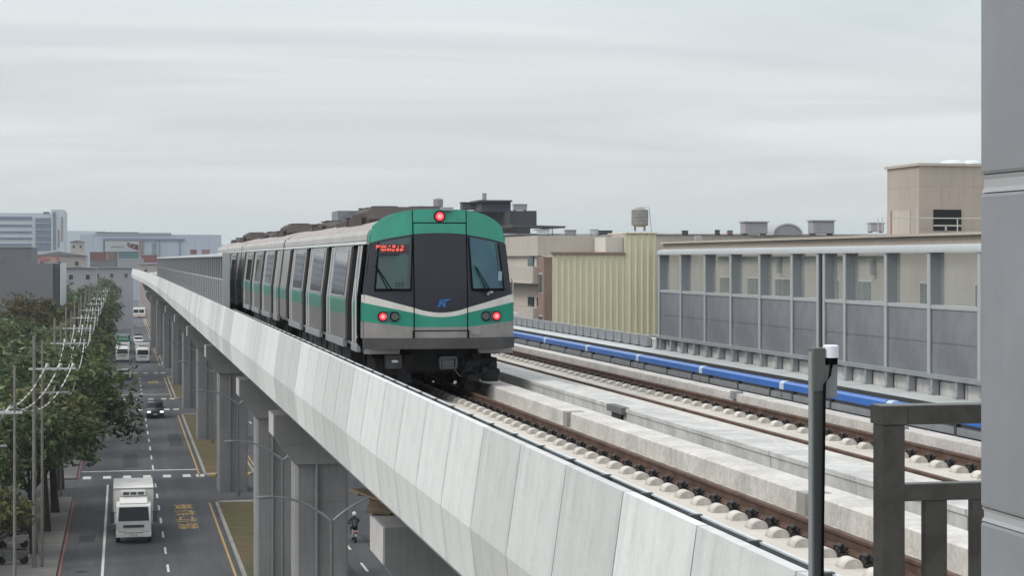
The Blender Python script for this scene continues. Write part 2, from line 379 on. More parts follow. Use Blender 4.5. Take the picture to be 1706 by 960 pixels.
db = MB(); db.box(8.36, 8.5, YZ(8.4, 33.4), YZ(8.4, 32.4), .15, .265); vp(db, 'drain_head', M['girder'])
rep('drain_box', MB().box(7.58, 7.9, 0, .28, -.2, .147), mat('grey_box', (.27, .27, .25), .8), [(0, YZ(7.64, z), 0) for z in (21.5, 33.0)])
rep('cable_bracket', MB().box(12.0, 12.2, 0, .22, .0, .16), M['galv'], [(0, YZ(12.1, z), 0) for z in (24.0, 30.0, 38.0)])

# bearings on pier tops
PIERZ = [(45.2, 0), (77.8, 1), (100.6, 2), (140.2, 3), (180, 4), (220, 5), (259, 6), (300, 7), (338, 8), (372, 9)]
plabel = ['nearest viaduct pier, only its hammerhead cap end showing below the parapet',
          'viaduct pier behind the nearest double arm street lamp with wide dark face',
          'second visible concrete viaduct pier column, narrower, left of the widest one',
          'third viaduct pier standing at the end of the brown grass median',
          'fourth viaduct pier along the median beyond the striped kerb end']
def pier():
    t = thing('viaduct_pier', '', 'pier', (8, 0, GZ), group='piers under the viaduct')
    c = MB(); r = .12
    x0, x1, y0, y1 = -1.02, 1.02, -1.1, 1.1
    x1 = 1.15; poly = [(x0 + r, y0), (x1 - r, y0), (x1, y0 + r), (x1, y1 - r), (x1 - r, y1), (x0 + r, y1), (x0, y1 - r), (x0, y0 + r)]
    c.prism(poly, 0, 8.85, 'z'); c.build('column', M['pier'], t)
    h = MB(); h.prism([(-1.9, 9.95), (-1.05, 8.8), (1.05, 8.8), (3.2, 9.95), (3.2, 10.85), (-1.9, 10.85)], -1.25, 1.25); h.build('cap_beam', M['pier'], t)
    MB().box(-1.94, -1.9, -1.22, 1.22, 9.97, 10.83).build('cap_end', M['caplit'], t)
    b = MB()
    for x in (-.9, .6, 2.2):
        for yy in (-.7, .5): b.box(x, x + .45, yy, yy + .4, 10.85, 10.92)
    b.build('bearing', M['clip'], t)
    dp = MB(); dp.tube([(-.15, -1.18, 0), (-.15, -1.18, 8.8)], .07); dp.build('drainpipe', M['nbpost'], t)
    return t
p0 = pier()
for z, i in PIERZ:
    Y = YZ(8, z + 1.3); lab = plabel[i] if i < 5 else 'distant viaduct pier in the far end of the row along the median'
    if i == 0: p0.location = (8, Y, GZ); p0['label'] = lab
    else: inst(p0, (8 + XO(Y), Y, GZ), 0, lab)

for (nm, lab, x, y, dz, rz, w) in (('wooden_board', 'upper tan wooden board lying on the nearest pier cap', 6.15, 49.4, .27, .5, .28), ('wooden_board', 'lower tan wooden board under the other on the nearest pier cap', 6.15, 48.9, .15, -.2, .30)):
    o = MB().box(-w, w, -.9, .9, 0, .05).box(-w, w, -.6, -.5, -.06, 0).box(-w, w, .5, .6, -.06, 0).build(nm, mat('board_wood', (.20, .155, .10), .8, var=.3, scale=2)); tag(o, lab, 'board'); o.location = (x + .25, YZ(6.1, y - 1.1), GZ + 10.85 + dz); o.rotation_euler = (.12, .1, rz)
# ------------------------------------------------------------------ tracks
rprof = [(-.085, -.18), (.085, -.18), (.085, -.165), (.014, -.135), (.012, -.05), (.038, -.036), (.038, -.006), (.03, 0), (-.03, 0), (-.038, -.006), (-.038, -.036), (-.012, -.05), (-.014, -.135), (-.085, -.165)]
def hump_mb():
    a = MB(); n = 10
    for c in (-.305, .305):
        a.loft([[(c + k_ * q[0], y, -.205 + k_ * q[1]) for q in [(.108 * cos(pi * k / n), .010 + .092 * sin(pi * k / n)) for k in range(n + 1)] + [(-.105, 0), (.105, 0)]] for (y, k_) in ((-.11, .93), (-.095, 1.0), (.095, 1.0), (.11, .93))])
    a.box(-.25, .25, -.10, .10, -.215, -.1975)
    return a
def clip_mb():
    m = MB(); m.box(-.19, .19, -.12, .12, -.199, -.165)
    for s in (-1, 1):
        for q in (-1, 1):
            m.tube([(s * .165, q * .075, -.15), (s * .16, q * .065, -.10), (s * .12, q * .03, -.085), (s * .08, q * .07, -.12), (s * .12, q * .09, -.13)], .019, 6)
        m.box(s * .125 - .04, s * .125 + .04, -.045, .045, -.17, -.11); m.ball((s * .14, 0, -.10), (.03, .03, .022), 8, 5)
    return m
H0 = hump_mb(); K0 = clip_mb()
for (tx, lab, tname) in ((6.5, 'railway track carrying the train, nearer the pale left parapet', 'railway_track'), (11.1, 'empty railway track on the right beside the blue rail cover', 'railway_track')):
    t = thing(tname, lab, 'railway track', (tx, 9, -.2))
    inv = Matrix.Translation((-tx, -9, .2))
    for s in (-.7525, .7525):
        r = MB().sweep([(tx + s + p[0], p[1]) for p in rprof], YS).build('rail', M['rail']); r.parent = t; r.matrix_parent_inverse = inv
    first = None; firstc = None; y = 14.0 if tx < 8 else 18.0; cnt = 0; far = MB(); farc = MB()
    while y < 260:
        for s in (-.7525, .7525):
            near_first = (s > 0) if tx < 8 else True
            if cnt < 100 and (near_first or y < 30):
                if first is None:
                    first = H0.build('rail_support', M['hump'], smooth=True); firstc = K0.build('rail_clip', M['clip']); a, b = first, firstc
                else:
                    a = first.copy(); b = firstc.copy(); COL.objects.link(a); COL.objects.link(b)
                a.parent = t; a.location = (s + XO(y), y - 9, .2); b.parent = a; b.location = (0, 0, 0); b.rotation_euler = (0, 0, 0); cnt += 1
            else:
                far.add([(v[0] + tx + s + XO(y), v[1] + y, v[2]) for v in H0.v], H0.f)
                if y < 90: farc.add([(v[0] + tx + s + XO(y), v[1] + y, v[2]) for v in K0.v], K0.f)
        y += .69
    o = far.build('rail_support', M['hump'], smooth=True); o.parent = t; o.matrix_parent_inverse = inv; o['kind'] = 'stuff'
    o = farc.build('rail_clip', M['clip']); o.parent = t; o.matrix_parent_inverse = inv; o['kind'] = 'stuff'

# blue conductor rail cover
t = thing('conductor_rail', 'long bright blue rail cover on dark posts beside the right track', 'rail cover', (12.7, 9, -.36)); inv = Matrix.Translation((-12.7, -9, .36))
bprof = [(12.62, .27), (12.62, .39), (12.67, .43), (12.76, .43), (12.76, .27)]
y = 14.2; first = None
while y < 150:
    o = MB().loft([[(p[0], yy, p[1]) for p in bprof] for yy in (y, y + 5.0)]).build('blue_cover', M['blue'], bevel=.01); o.parent = t; o.matrix_parent_inverse = inv
    o = MB().loft([[(p[0], yy, p[1]) for p in bprof] for yy in (y + 5.02, y + 5.26)]).build('joint_cover', M['joint']); o.parent = t; o.matrix_parent_inverse = inv
    for k in (.6, 2.6, 4.6):
        o = MB().box(12.66, 12.74, y + k, y + k + .08, -.36, .25).build('support_post', M['dkpost']); o.parent = t; o.matrix_parent_inverse = inv
    o = MB().box(12.67, 12.75, y, y + 5.26, .08, .2).build('steel_rail', M['galv']); o.parent = t; o.matrix_parent_inverse = inv
    y += 5.3
# cable tray inside the left parapet
t = thing('cable_tray', 'thin grey steel cable tray running just inside the left parapet', 'cable tray', (4.28, 9, -.36)); inv = Matrix.Translation((-4.28, -9, .36))
tr = MB()
def wob(y): return .012 * sin(y * .9) + .008 * sin(y * 2.3)
ysx = frange(9, 74.5, 1.0)
tr.loft([[(4.26 + wob(y), y, .66), (4.26 + wob(y), y, .865), (4.285 + wob(y), y, .865), (4.285, y, .66)] for y in ysx])
o = tr.build('tray', mat('tray_grey', (.09, .11, .12), .5, metal=.2, var=.3, scale=2)); o.parent = t; o.matrix_parent_inverse = inv
rep('tray_clamp', MB().box(4.17, 4.27, 0, .06, .66, .885), M['dkpost'], [(0, y, 0) for y in frange(9.6, 74, 1.35)], t, (4.28, 9, -.36))
o = MB().sweep([(4.25, .865), (4.25, .878), (4.285, .878), (4.285, .865)], ysx).build('tray_edge', M['galvl']); o.parent = t; o.matrix_parent_inverse = inv

M['black'] = mat('black_rubber_and_shade', (.006, .006, .007), 1.0, spec=0.0)
rep('tray_tab', MB().box(4.44, 4.50, 0, .10, .715, .775).box(4.285, 4.44, .03, .07, .72, .74), M['dkpost'], [(0, y, 0) for y in frange(9.9, 74, 1.38)], t, (4.28, 9, -.36))
# ------------------------------------------------------------------ noise barriers
def barrier(name, label, X, ys, z0=.5, glass=True):
    t = thing(name, label, 'noise barrier', (X, ys[0], z0)); base = (-X, -ys[0], -z0)
    def pt(mb, nm, m, loc=None, **k): o = mb.build(nm, m, t, **k); return o
    post = None; src = {}
    def place(key, make, y):
        if key in src: o = src[key].copy(); COL.objects.link(o)
        else: o = make(); src[key] = o
        o.parent = t; o.location = (XO(y), y - ys[0], 0)
        for c in kids(src[key]):
            if src[key] is not o: cc = c.copy(); COL.objects.link(cc); cc.parent = o
        return o
    def mkpost():
        p = MB().box(.0, .26, -.055, .055, 0, 2.46).build('post', M['nbpost'])
        MB().box(-.02, 0, -.06, .06, 0, 2.46).build('flange', M['nbflange'], p); return p
    for i, y in enumerate(ys):
        place('post', mkpost, y)
        if i + 1 < len(ys):
            w = ys[i + 1] - y; wk = round(w, 2)
            a, b = .06, w - .06
            if w > .9:
                place(('p', wk), lambda: MB().box(.02, .12, a, b, 0, .80).box(.02, .12, a, b, .84, 1.43).box(.03, .11, a, b, .79, .85).build('solid_panel', M['nbpanel']), y)
                place(('r', wk), lambda: MB().box(-.0, .14, a, b, 1.43, 1.50).build('mid_rail', M['nbflange']), y)
                if glass: place(('g', wk), lambda: MB().box(.19, .205, a, b, 1.50, 2.42).build('glass_panel', M['nbglass']), y)
                else: place(('g', wk), lambda: MB().box(.10, .14, a, b, 1.50, 2.42).build('upper_panel', M['nbpanel']), y)
            else:
                place(('p', wk), lambda: MB().box(.05, .12, a - .02, b + .02, 0, 2.42).build('joint_panel', M['black']), y)
    cp = [(-.05, 2.43), (-.05, 2.49), (.0, 2.555), (.10, 2.575), (.22, 2.555), (.29, 2.49), (.29, 2.43)]
    cap = MB().loft([[(p[0] + XO(y), y - ys[0], p[1]) for p in cp] for y in [ys[0] - .1] + ys[1:-1:4] + [ys[-1] + .1]])
    cap.build('top_cap', M['nbcap'], t, smooth=True)
    return t
ys_r = [21.4, 23.43, 25.46, 27.49, 29.52, 31.55, 33.5, 35.57, 36.70, 37.05, 38.6, 40.7, 42.77, 44.8, 46.86, 48.85]
barrier('noise_barrier', 'near noise barrier with clear upper panes above grey panels on the right parapet', 14.07, ys_r)
MB().build
ys_l = [79.2 + 2.02 * i for i in range(73)]
bl = barrier('noise_barrier', 'far noise barrier on the left parapet, seen edge-on beside the train', 4.10, ys_l, .5, False)
MB().box(-.03, .27, -.16, -.04, -.2, 2.60).build('end_post', M['nbflange'], bl)

# ------------------------------------------------------------------ train
M['silver'] = mat('stainless_steel', (.25, .235, .23), .28, metal=.55, var=.25, scale=.9, streak=.3)
M['roofm'] = mat('roof_paint', (.30, .265, .255), .55, var=.2, scale=.8, streak=.25)
M['tgreen'] = mat('train_green', (.008, .235, .165), .35, var=.2, scale=1.1, coat=.4, streak=.25)
M['tgreenside'] = mat('side_green', (.02, .19, .14), .3, metal=.25, var=.12, scale=1.0)
M['twhite'] = mat('train_white', (.60, .60, .56), .4, var=.15, scale=2, streak=.3)
M['tgrey'] = mat('train_grey', (.28, .27, .265), .4, metal=.25, var=.2, scale=1.4, streak=.35)
M['tdark'] = mat('front_mask', (.016, .018, .028), .22, var=.1, scale=2, spec=.4)
M['under'] = mat('underframe', (.006, .006, .008), .8, var=.4, scale=3)
M['stepg'] = mat('step_grey', (.16, .16, .165), .5)
M['edgem'] = mat('roof_edge_silver', (.43, .415, .405), .4, metal=.35, var=.15, scale=.7, streak=.2)
M['doordark'] = mat('door_dark', (.010, .010, .011), .9, spec=.05)
M['underl'] = mat('underframe_grey', (.045, .045, .05), .7, var=.3, scale=5)
M['bumper'] = mat('bumper_grey', (.065, .063, .065), .5, var=.35, scale=2.5, streak=.4)
M['tglass'] = mat('train_glass', (.045, .05, .055), .10, spec=.9)
M['tglass2'] = mat('side_glass', (.06, .062, .065), .06, var=.4, scale=.9, spec=1.0)
M['fglass'] = mat('cab_glass', (.035, .058, .068), .08, col2=(.03, .072, .072), scale=1.6, spec=.5)
M['fglass2'] = mat('cab_glass_blue', (.025, .07, .115), .08, col2=(.03, .11, .12), scale=1.6, spec=.5)
M['acunit'] = mat('roof_unit', (.045, .034, .031), .75, var=.3, scale=1.2, bump=.3)
M['black'] = mat('black_rubber_and_shade', (.006, .006, .007), 1.0, spec=0.0)  # black for rubber and for the painted shade of the door recesses
M['redlamp'] = mat('red_lamp', (.5, .02, .03), .3, emit=(1.0, .06, .08), estr=.9)
M['redcore'] = mat('red_lamp_core', (.6, .1, .1), .3, emit=(1.0, .35, .38), estr=1.0)
M['led'] = mat('red_led', (.5, .02, .01), .3, emit=(1.0, .16, .10), estr=1.6)
M['lens'] = mat('dark_lens', (.05, .06, .06), .15, spec=.9)
M['logo'] = mat('logo_blue', (.01, .11, .33), .4)
TX = 6.5; FY = 38.9
def sx(z):
    if z < 1.9: return 1.575
    return 1.575 - .155 * ((z - 1.9) / 1.3)
def csec(y, k=1.0):
    pts = []
    R = [(sx(.95), .95), (sx(1.9), 1.9), (sx(3.15), 3.15), (1.44, 3.17), (1.45, 3.26), (1.40, 3.40), (1.27, 3.52), (1.0, 3.63), (.65, 3.72), (.3, 3.765), (0, 3.78)]
    for p in R: pts.append((p[0] * k, y, p[1]))
    for p in reversed(R[:-1]): pts.append((-p[0] * k, y, p[1]))
    return pts
TR = thing('metro_train', 'three-car metro train with green and silver end, red tail lamps lit', 'train', (TX, FY, 0))
def tb(mb, name, m, parent=None, **k): return mb.build(name, m, parent or TR, **k)
def car(y0, y1, front):
    c = y0 + (.68 if front else .05)
    body = MB(); body.loft([csec(c)[:3] + csec(c)[-3:], csec(y1)[:3] + csec(y1)[-3:]]); body = tb(body, 'car_body', M['silver'])
    rf = MB(); rf.loft([[(p[0], yy, p[2]) for p in csec(yy)[2:-2]] for yy in (c, y1)]); rf = tb(rf, 'car_roof', M['roofm'], smooth=True)
    L_ = y1 - y0
    for s in (-1, 1):
        def strip(z0, z1, a, b, off, th, name, m, par=None, **k):
            q = [(s * (sx(z0) + off), z0), (s * (sx(z1) + off), z1), (s * (sx(z1) + off - th), z1), (s * (sx(z0) + off - th), z0)]
            if z0 < 1.9 < z1: q = [(s * (sx(z0) + off), z0), (s * (1.575 + off), 1.9), (s * (sx(z1) + off), z1), (s * (sx(z1) + off - th), z1), (s * (sx(z0) + off - th), z0)]
            return tb(MB().prism(q, a, b), name, m, par, **k)
        # four doorways a side: recess shade painted flat black, then the near-black leaves
        dw = [y0 + v for v in (1.95, 7.15, 12.35, 17.55)]
        ends = []
        prev = c + .02
        for i, d in enumerate(dw):
            # wall section between the doorways stands proud, with window and pilasters
            for (a, b) in ((prev, d),):
                if b - a > .5:
                    w = strip(1.04, 3.10, a, b, .055, .05, 'side_panel', M['silver'], bevel=.006)
                    strip(1.60, 1.94, a + .004, b - .004, .060, .02, 'green_band', M['tgreenside'])
                    if b - a > 2.5:
                        gl = strip(2.0, 2.98, a + .35, b - 1.05, .064, .02, 'window', M['tglass2'])
                        strip(1.97, 2.0, a + .32, b - 1.02, .075, .02, 'window_frame', M['galv'], gl)
                        strip(2.98, 3.01, a + .32, b - 1.02, .075, .02, 'window_frame', M['galv'], gl)
                    strip(.86, 1.03, a + .1, b - .1, .09, .08, 'sill_step', M['galv'])
                    strip(1.04, 3.10, b - .85, b - .76, .075, .02, 'pilaster', M['galvl']); strip(1.04, 3.10, b - .27, b - .17, .075, .02, 'pilaster', M['galvl'])
            strip(1.02, 3.12, d + .01, d + 1.22, .004, .03, 'door_recess_shade', M['black'])
            dd = strip(1.06, 3.04, d + .10, d + 1.16, .010, .01, 'door', M['doordark'])
            strip(1.06, 3.04, d + .625, d + .640, .014, .01, 'door_seal', M['black'], dd)
            prev = d + 1.24
        a, b = prev, y1 - .08
        strip(1.04, 3.10, a, b, .055, .05, 'side_panel', M['silver']); strip(1.60, 1.94, a + .004, b - .004, .060, .02, 'green_band', M['tgreenside'])
        strip(3.13, 3.19, c, y1 - .02, .06, .1, 'rain_gutter', M['galvl'])
        tb(MB().prism([(s * 1.44, 3.19), (s * 1.475, 3.21), (s * 1.465, 3.33), (s * 1.415, 3.43), (s * 1.38, 3.43), (s * 1.40, 3.2)], c, y1 - .02), 'roof_edge', M['edgem'])
        # panel above the doors bulging to roof
    # roof units
    for (a, l1, l2, l3, hh) in ((y0 + 4.2, .5, 2.6, 3.6, 4.03), (y0 + 13.6, 1.4, 2.6, 2.6, 3.90)):
        w = .98 if hh > 4 else .82
        def us(y, z, k=1.0): return [(-w * k, y, 3.60), (w * k, y, 3.60), (w * k, y, z - .12 if z > 3.8 else z), (w * k * .82, y, z), (-w * k * .82, y, z), (-w * k, y, z - .12 if z > 3.8 else z)]
        u = MB().loft([us(a, 3.74), us(a + l1, hh), us(a + l1 + l2, hh), us(a + l1 + l2 + .25, hh - .09), us(a + l1 + l2 + l3, 3.76)])
        u = tb(u, 'roof_unit', M['acunit'], bevel=.03)
        for q in (.7, 1.8):
            tb(MB().tube([(-.45, a + l1 + q, hh), (-.45, a + l1 + q, hh + .03)], .32, 16).tube([(.45, a + l1 + q, hh), (.45, a + l1 + q, hh + .03)], .32, 16), 'roof_fan', M['underl'], u)
        tb(MB().box(-w - .06, w + .06, a + l1 + l2 + .6, a + l1 + l2 + .9, 3.6, 3.84).box(-w - .1, -w, a + l1, a + l1 + l2, 3.6, 3.78).box(w, w + .1, a + l1, a + l1 + l2, 3.6, 3.78), 'roof_duct', M['acunit'], u)
    # underframe and bogies
    tb(MB().box(-1.40, 1.40, c + .05, y1, .80, .96), 'underframe', M['under'])
    bx = MB(); random.seed(int(y0 * 10))
    y = y0 + 4.3
    while y < y1 - 5.5:
        l = random.uniform(.8, 1.9); bx.box(-1.38, -.3, y, y + l, random.uniform(.22, .42), .81); bx.box(.3, 1.38, y, y + l, random.uniform(.22, .42), .81); y += l + random.uniform(.15, .5)
    tb(bx, 'equipment_box', M['underl'])
    for by in (y0 + 2.75, y1 - 2.75):
        bg_ = MB()
        for s in (-1, 1):
            bg_.box(s * 1.02 - .09, s * 1.02 + .09, by - 1.6, by + 1.6, .42, .62); bg_.box(s * 1.02 - .12, s * 1.02 + .12, by - .4, by + .4, .3, .8)
            for q in (-1.05, 1.05): bg_.box(s * 1.02 - .12, s * 1.02 + .12, by + q - .2, by + q + .2, .3, .72)
        bg_.box(-1.0, 1.0, by - .25, by + .25, .45, .78)
        bg_ = tb(bg_, 'bogie', M['under'])
        for q in (-1.05, 1.05):
            ax = MB(); ax.tube([(-.8, by + q, .42), (.8, by + q, .42)], .08)
            for s in (-1, 1): ax.tube([(s * .70, by + q, .42), (s * .82, by + q, .42)], .42, 24)
            tb(ax, 'wheelset', M['underl'], bg_)
CY = [(0, 21.1), (21.55, 42.6), (43.05, 64.1)]
for i, (a, b) in enumerate(CY):
    car(a, b, i == 0)
    if i < 2: tb(MB().loft([[(p[0] * .93, yy, .6 + (p[2] - .6) * .96) for p in csec(yy)] for yy in (b - .1, CY[i + 1][0] + .12)]), 'gangway', M['black'])
# ---- the end that faces the camera
def yb(u, z):
    y = .30 * (abs(u) / 1.575) ** 2.2
    if z > 2.1: y += (z - 2.1) * .13
    if z < 1.2: y += 0
    return y
def patch(name, m, u0, u1, zl, zh, off=0.0, nu=24, nz=4, parent=None, th=.05):
    fl = zl if callable(zl) else (lambda u: zl); fh = zh if callable(zh) else (lambda u: zh)
    mb = MB(); v = []; n1 = nu + 1
    for side in (0, 1):
        for j in range(nz + 1):
            for i in range(n1):
                uu = u0 + (u1 - u0) * i / nu; a, b = fl(uu), fh(uu); z = a + (b - a) * j / nz
                v.append((uu * (sx(z) / 1.575 if abs(uu) > .62 else 1), yb(uu, z) - off + (th if side else 0), z))
    K = n1 * (nz + 1); f = []
    for j in range(nz):
        for i in range(nu):
            a = j * n1 + i; f.append((a, a + 1, a + 1 + n1, a + n1)); f.append((K + a, K + a + n1, K + a + 1 + n1, K + a + 1))
    edge = [i for i in range(n1)] + [j * n1 + nu for j in range(1, nz + 1)] + [nz * n1 + i for i in range(nu - 1, -1, -1)] + [j * n1 for j in range(nz - 1, 0, -1)]
    for a, b in zip(edge, edge[1:] + edge[:1]): f.append((a, K + a, K + b, b))
    mb.add(v, f); return mb.build(name, m, parent or TR, smooth=True)
def crown(u):
    a = abs(u) / 1.575
    return 3.86 - .10 * a ** 2 - .26 * a ** 5
def gtop(u): return 3.36 - .20 * (abs(u) / 1.575) ** 2.0          # lower edge of the green brow
def wtop(u):                                                      # upper edge of the white stripe
    a = abs(u)
    return 1.70 + .10 * (a / .56) ** 2 if a < .56 else 1.80 + (a - .56) * .27
def wbot(u):
    a = abs(u)
    return 1.61 + .085 * (a / .56) ** 2 if a < .56 else 1.695 + (a - .56) * .205
def gbot(u): return 1.40 + .11 * max(0, (abs(u) - .56)) / 1.0
DU = .55; G = .026
for (a, b) in ((-1.575, -DU - G), (DU + G, 1.575)):
    patch('front_panel', M['tgrey'], a, b, 1.17, gbot)
    patch('green_stripe', M['tgreen'], a, b, gbot, wbot)
    patch('white_stripe', M['twhite'], a, b, wbot, wtop)
    patch('front_mask', M['tdark'], a, b, wtop, gtop)
    patch('green_brow', M['tgreen'], a, b, gtop, crown)
patch('front_panel', M['tgrey'], -DU - G, DU + G, 1.17, 1.31)
patch('green_brow', M['tgreen'], -DU - G, DU + G, 3.585, crown)
dr = patch('end_door', M['tdark'], -DU, DU, wtop, gtop, .012)
patch('door_green', M['tgreen'], -DU, DU, gtop, 3.56, .012, parent=dr); patch('door_white', M['twhite'], -DU, DU, wbot, wtop, .012, parent=dr)
patch('door_green', M['tgreen'], -DU, DU, gbot, wbot, .012, parent=dr); patch('door_grey', M['tgrey'], -DU, DU, 1.335, gbot, .012, parent=dr)
patch('door_seal', M['black'], -DU - G, DU + G, 1.31, 3.585, -.02, th=.05)
ln = MB()
for s in (-1, 1): ln.box(s * .575 - .018, s * .575 + .018, -.012, .03, 1.17, 1.33)
tb(ln, 'panel_gap', M['black'])
lt = MB()                                                          # seams running up over the brow
for s in (-1, 1): lt.prism([(yb(.57, 3.6) - .008, 3.58), (yb(.57, 3.84) - .008, 3.845), (yb(.57, 3.84) + .03, 3.845), (yb(.57, 3.6) + .03, 3.58)], s * .57 - .008, s * .57 + .008, 'x')
tb(lt, 'panel_gap', M['black'])
# hood joining front and side
hood = MB(); hood.loft([[(p[0] * 1.0, .32 + (.13 * max(0, p[2] - 2.1)), p[2]) for p in csec(0)], [(p[0], .70, p[2]) for p in csec(0)]])
tb(hood, 'end_hood', M['tgreen'], smooth=True)
for s in (-1, 1):
    tb(MB().prism([(.33, .95), (.33, 1.51), (.95, 1.51), (.95, .95)], s * 1.578, s * 1.60, 'x'), 'corner_panel', M['tgrey'])
    tb(MB().prism([(.30, 1.52), (.30, 1.90), (.72, 1.90), (.72, 1.52)], s * 1.576, s * 1.598, 'x'), 'corner_green', M['tgreen'])
    tb(MB().prism([(.30, 1.91), (.31, 2.07), (.60, 2.07), (.60, 1.91)], s * 1.568, s * 1.596, 'x'), 'corner_white', M['twhite'])
    q = [(s * (sx(2.08) + .02), 2.08), (s * (sx(3.14) + .02), 3.14), (s * (sx(3.14) - .03), 3.14), (s * (sx(2.08) - .03), 2.08)]
    tb(MB().prism(q, .42, .66), 'corner_mask', M['tdark'])
    q = [(s * (sx(1.0) + .062), 1.0), (s * 1.637, 1.9), (s * (sx(3.12) + .062), 3.12), (s * (sx(3.12) + .03), 3.12), (s * (sx(1.0) + .03), 1.0)]
    tb(MB().prism(q, .70, 1.15), 'cab_door_recess', M['black'])
    tb(MB().prism([(s * 1.56, .84), (s * .85, .84), (s * .82, .95), (s * 1.56, .95)], .22, .5), 'step_board', M['stepg'])
hd = MB()
for s in (-1, 1): hd.tube([(s * 1.66, .80, 1.15), (s * 1.68, .80, 1.25), (s * 1.68, .80, 2.3), (s * 1.66, .80, 2.4)], .018)
tb(hd, 'grab_rail', M['galvl'])
# windows, wipers, lamps, display
for (a, b, m, nm) in ((-1.37, -.66, M['fglass'], 'cab_window'), (.70, 1.39, M['fglass2'], 'cab_window')):
    w = patch(nm, m, a, b, 2.20, lambda u: gtop(u) - .05, .014, nz=3)
    patch('window_frame', M['black'], a - .03, b + .03, 2.15, 2.20, .022, parent=w)
    for uu in (a - .035, b): patch('window_frame', M['black'], uu, uu + .035, 2.19, lambda u: gtop(u) - .05, .022, nu=2, parent=w)
    patch('window_frame', M['underl'], b - .055, b - .03, 2.22, lambda u: gtop(u) - .08, .024, nu=2, parent=w)
    wi = MB()
    for k in (0, .08):
        u0_ = a + .02; u1_ = a + .26 + k
        wi.tube([(u0_ + k * .5, yb(u0_, 2.65) - .06, 2.68 - k * .5), (u1_, yb(u1_, 2.2) - .06, 2.18)], .011, 6)
    wi.box(a + .12, a + .36, yb(a, 2.2) - .09, yb(a, 2.2) - .03, 2.15, 2.19)
    tb(wi, 'wiper', M['black'])
dp = patch('destination_display', mat('display_back', (.03, .012, .02), .3), -1.345, -.70, 2.93, 3.125, .022, nz=1)
ld = MB()
random.seed(3)
def led_run(uu, zz, n):
    for k in range(n):
        x = uu + k * .017
        for r in range(3):
            if random.random() < .72: ld.box(x, x + .012, yb(x, zz) - .042, yb(x, zz) - .03, zz - .02 + r * .018, zz - .007 + r * .018)
for (a, n) in ((-1.32, 5), (-1.215, 6), (-1.07, 2), (-.995, 4), (-.90, 2), (-.82, 3)): led_run(a, 3.075, n)
for (a, n) in ((-1.325, 1), (-1.225, 6), (-1.10, 5), (-1.0, 3), (-.915, 3), (-.84, 4)): led_run(a, 3.005, n)
tb(ld, 'lit_writing', M['led'], dp)
tb(MB().box(-1.34, -.70, yb(-1, 2.9) - .035, yb(-1, 2.9) - .01, 2.895, 2.925), 'display_ledge', M['tdark'])
nb = text_mesh('325', 'train_number', M['tdark'], .13, TR); nb.rotation_euler = (pi / 2, 0, 0); nb.location = (-.87, yb(-.87, 2.3) - .035, 2.28)
tb(MB().box(1.25, 1.33, yb(1.3, 2.4) - .022, yb(1.3, 2.4) - .012, 2.36, 2.56), 'window_notice', mat('pale_notice', (.2, .3, .36), .5))
for s in (-1, 1):
    pts = []; n = 8
    for k in range(n + 1): pts.append((s * 1.08 + .125 + .11 * sin(pi * k / n), 1.62 + .11 * cos(pi * k / n)))
    for k in range(n + 1): pts.append((s * 1.08 - .125 - .11 * sin(pi * k / n), 1.62 - .11 * cos(pi * k / n)))
    mb = MB(); v = [(p[0], yb(p[0], 1.6) - .012, p[1]) for p in pts] + [(p[0], yb(p[0], 1.6) + .03, p[1]) for p in pts]; q = len(pts)
    mb.add(v, [tuple(range(q)), tuple(reversed(range(q, 2 * q)))] + [(i, (i + 1) % q, (i + 1) % q + q, i + q) for i in range(q)])
    hs = tb(mb, 'lamp_housing', mat('lamp_housing', (.02, .10, .085), .35))
    for (uu, red) in ((s * 1.20, True), (s * .96, False)):
        y_ = yb(uu, 1.62)
        tb(MB().tube([(uu, y_ - .03, 1.62), (uu, y_ + .02, 1.62)], .10, 20), 'lamp_ring', M['black'], hs)
        r = tb(MB().tube([(uu, y_ - .04, 1.62), (uu, y_ - .02, 1.62)], .078, 20), 'tail_lamp' if red else 'headlight', M['redlamp'] if red else M['lens'], hs)
        if red: tb(MB().tube([(uu, y_ - .045, 1.62), (uu, y_ - .03, 1.62)], .04, 14), 'lamp_core', M['redcore'], hs)
y_ = yb(0, 3.71)
hs = tb(MB().tube([(0, y_ - .03, 3.71), (0, y_ + .02, 3.71)], .12, 20), 'lamp_ring', M['black'])
tb(MB().tube([(0, y_ - .04, 3.71), (0, y_ - .02, 3.71)], .092, 20), 'tail_lamp', M['redlamp'], hs); tb(MB().tube([(0, y_ - .045, 3.71), (0, y_ - .03, 3.71)], .05, 14), 'lamp_core', M['redcore'], hs)
# blue emblem, two leaning strokes with a kicked arm
lg = MB()
def lgp(pts):
    v = [(p[0], -.022, p[1]) for p in pts] + [(p[0], -.010, p[1]) for p in pts]; q = len(pts)
    lg.add(v, [tuple(range(q)), tuple(reversed(range(q, 2 * q)))] + [(i, (i + 1) % q, (i + 1) % q + q, i + q) for i in range(q)])
lgp([(-.03, 1.965), (.05, 1.965), (.07, 1.985), (.20, 1.985), (.14, 1.945), (.09, 1.925), (.05, 1.94), (-.04, 1.94)])
lgp([(-.05, 1.93), (.03, 1.93), (.0, 1.87), (-.045, 1.82), (-.10, 1.82), (-.05, 1.875)])
lgp([(.03, 1.92), (.09, 1.915), (.085, 1.87), (.11, 1.82), (.03, 1.82), (.02, 1.87)])
tb(lg, 'emblem', M['logo'], dr)
tb(MB().box(1.02, 1.10, yb(1, 2.1) - .09, yb(1, 2.1), 2.10, 2.15).box(.98, 1.02, yb(1, 2.1) - .09, yb(1, 2.1) - .02, 2.06, 2.11), 'coupler_bracket', M['galv'])
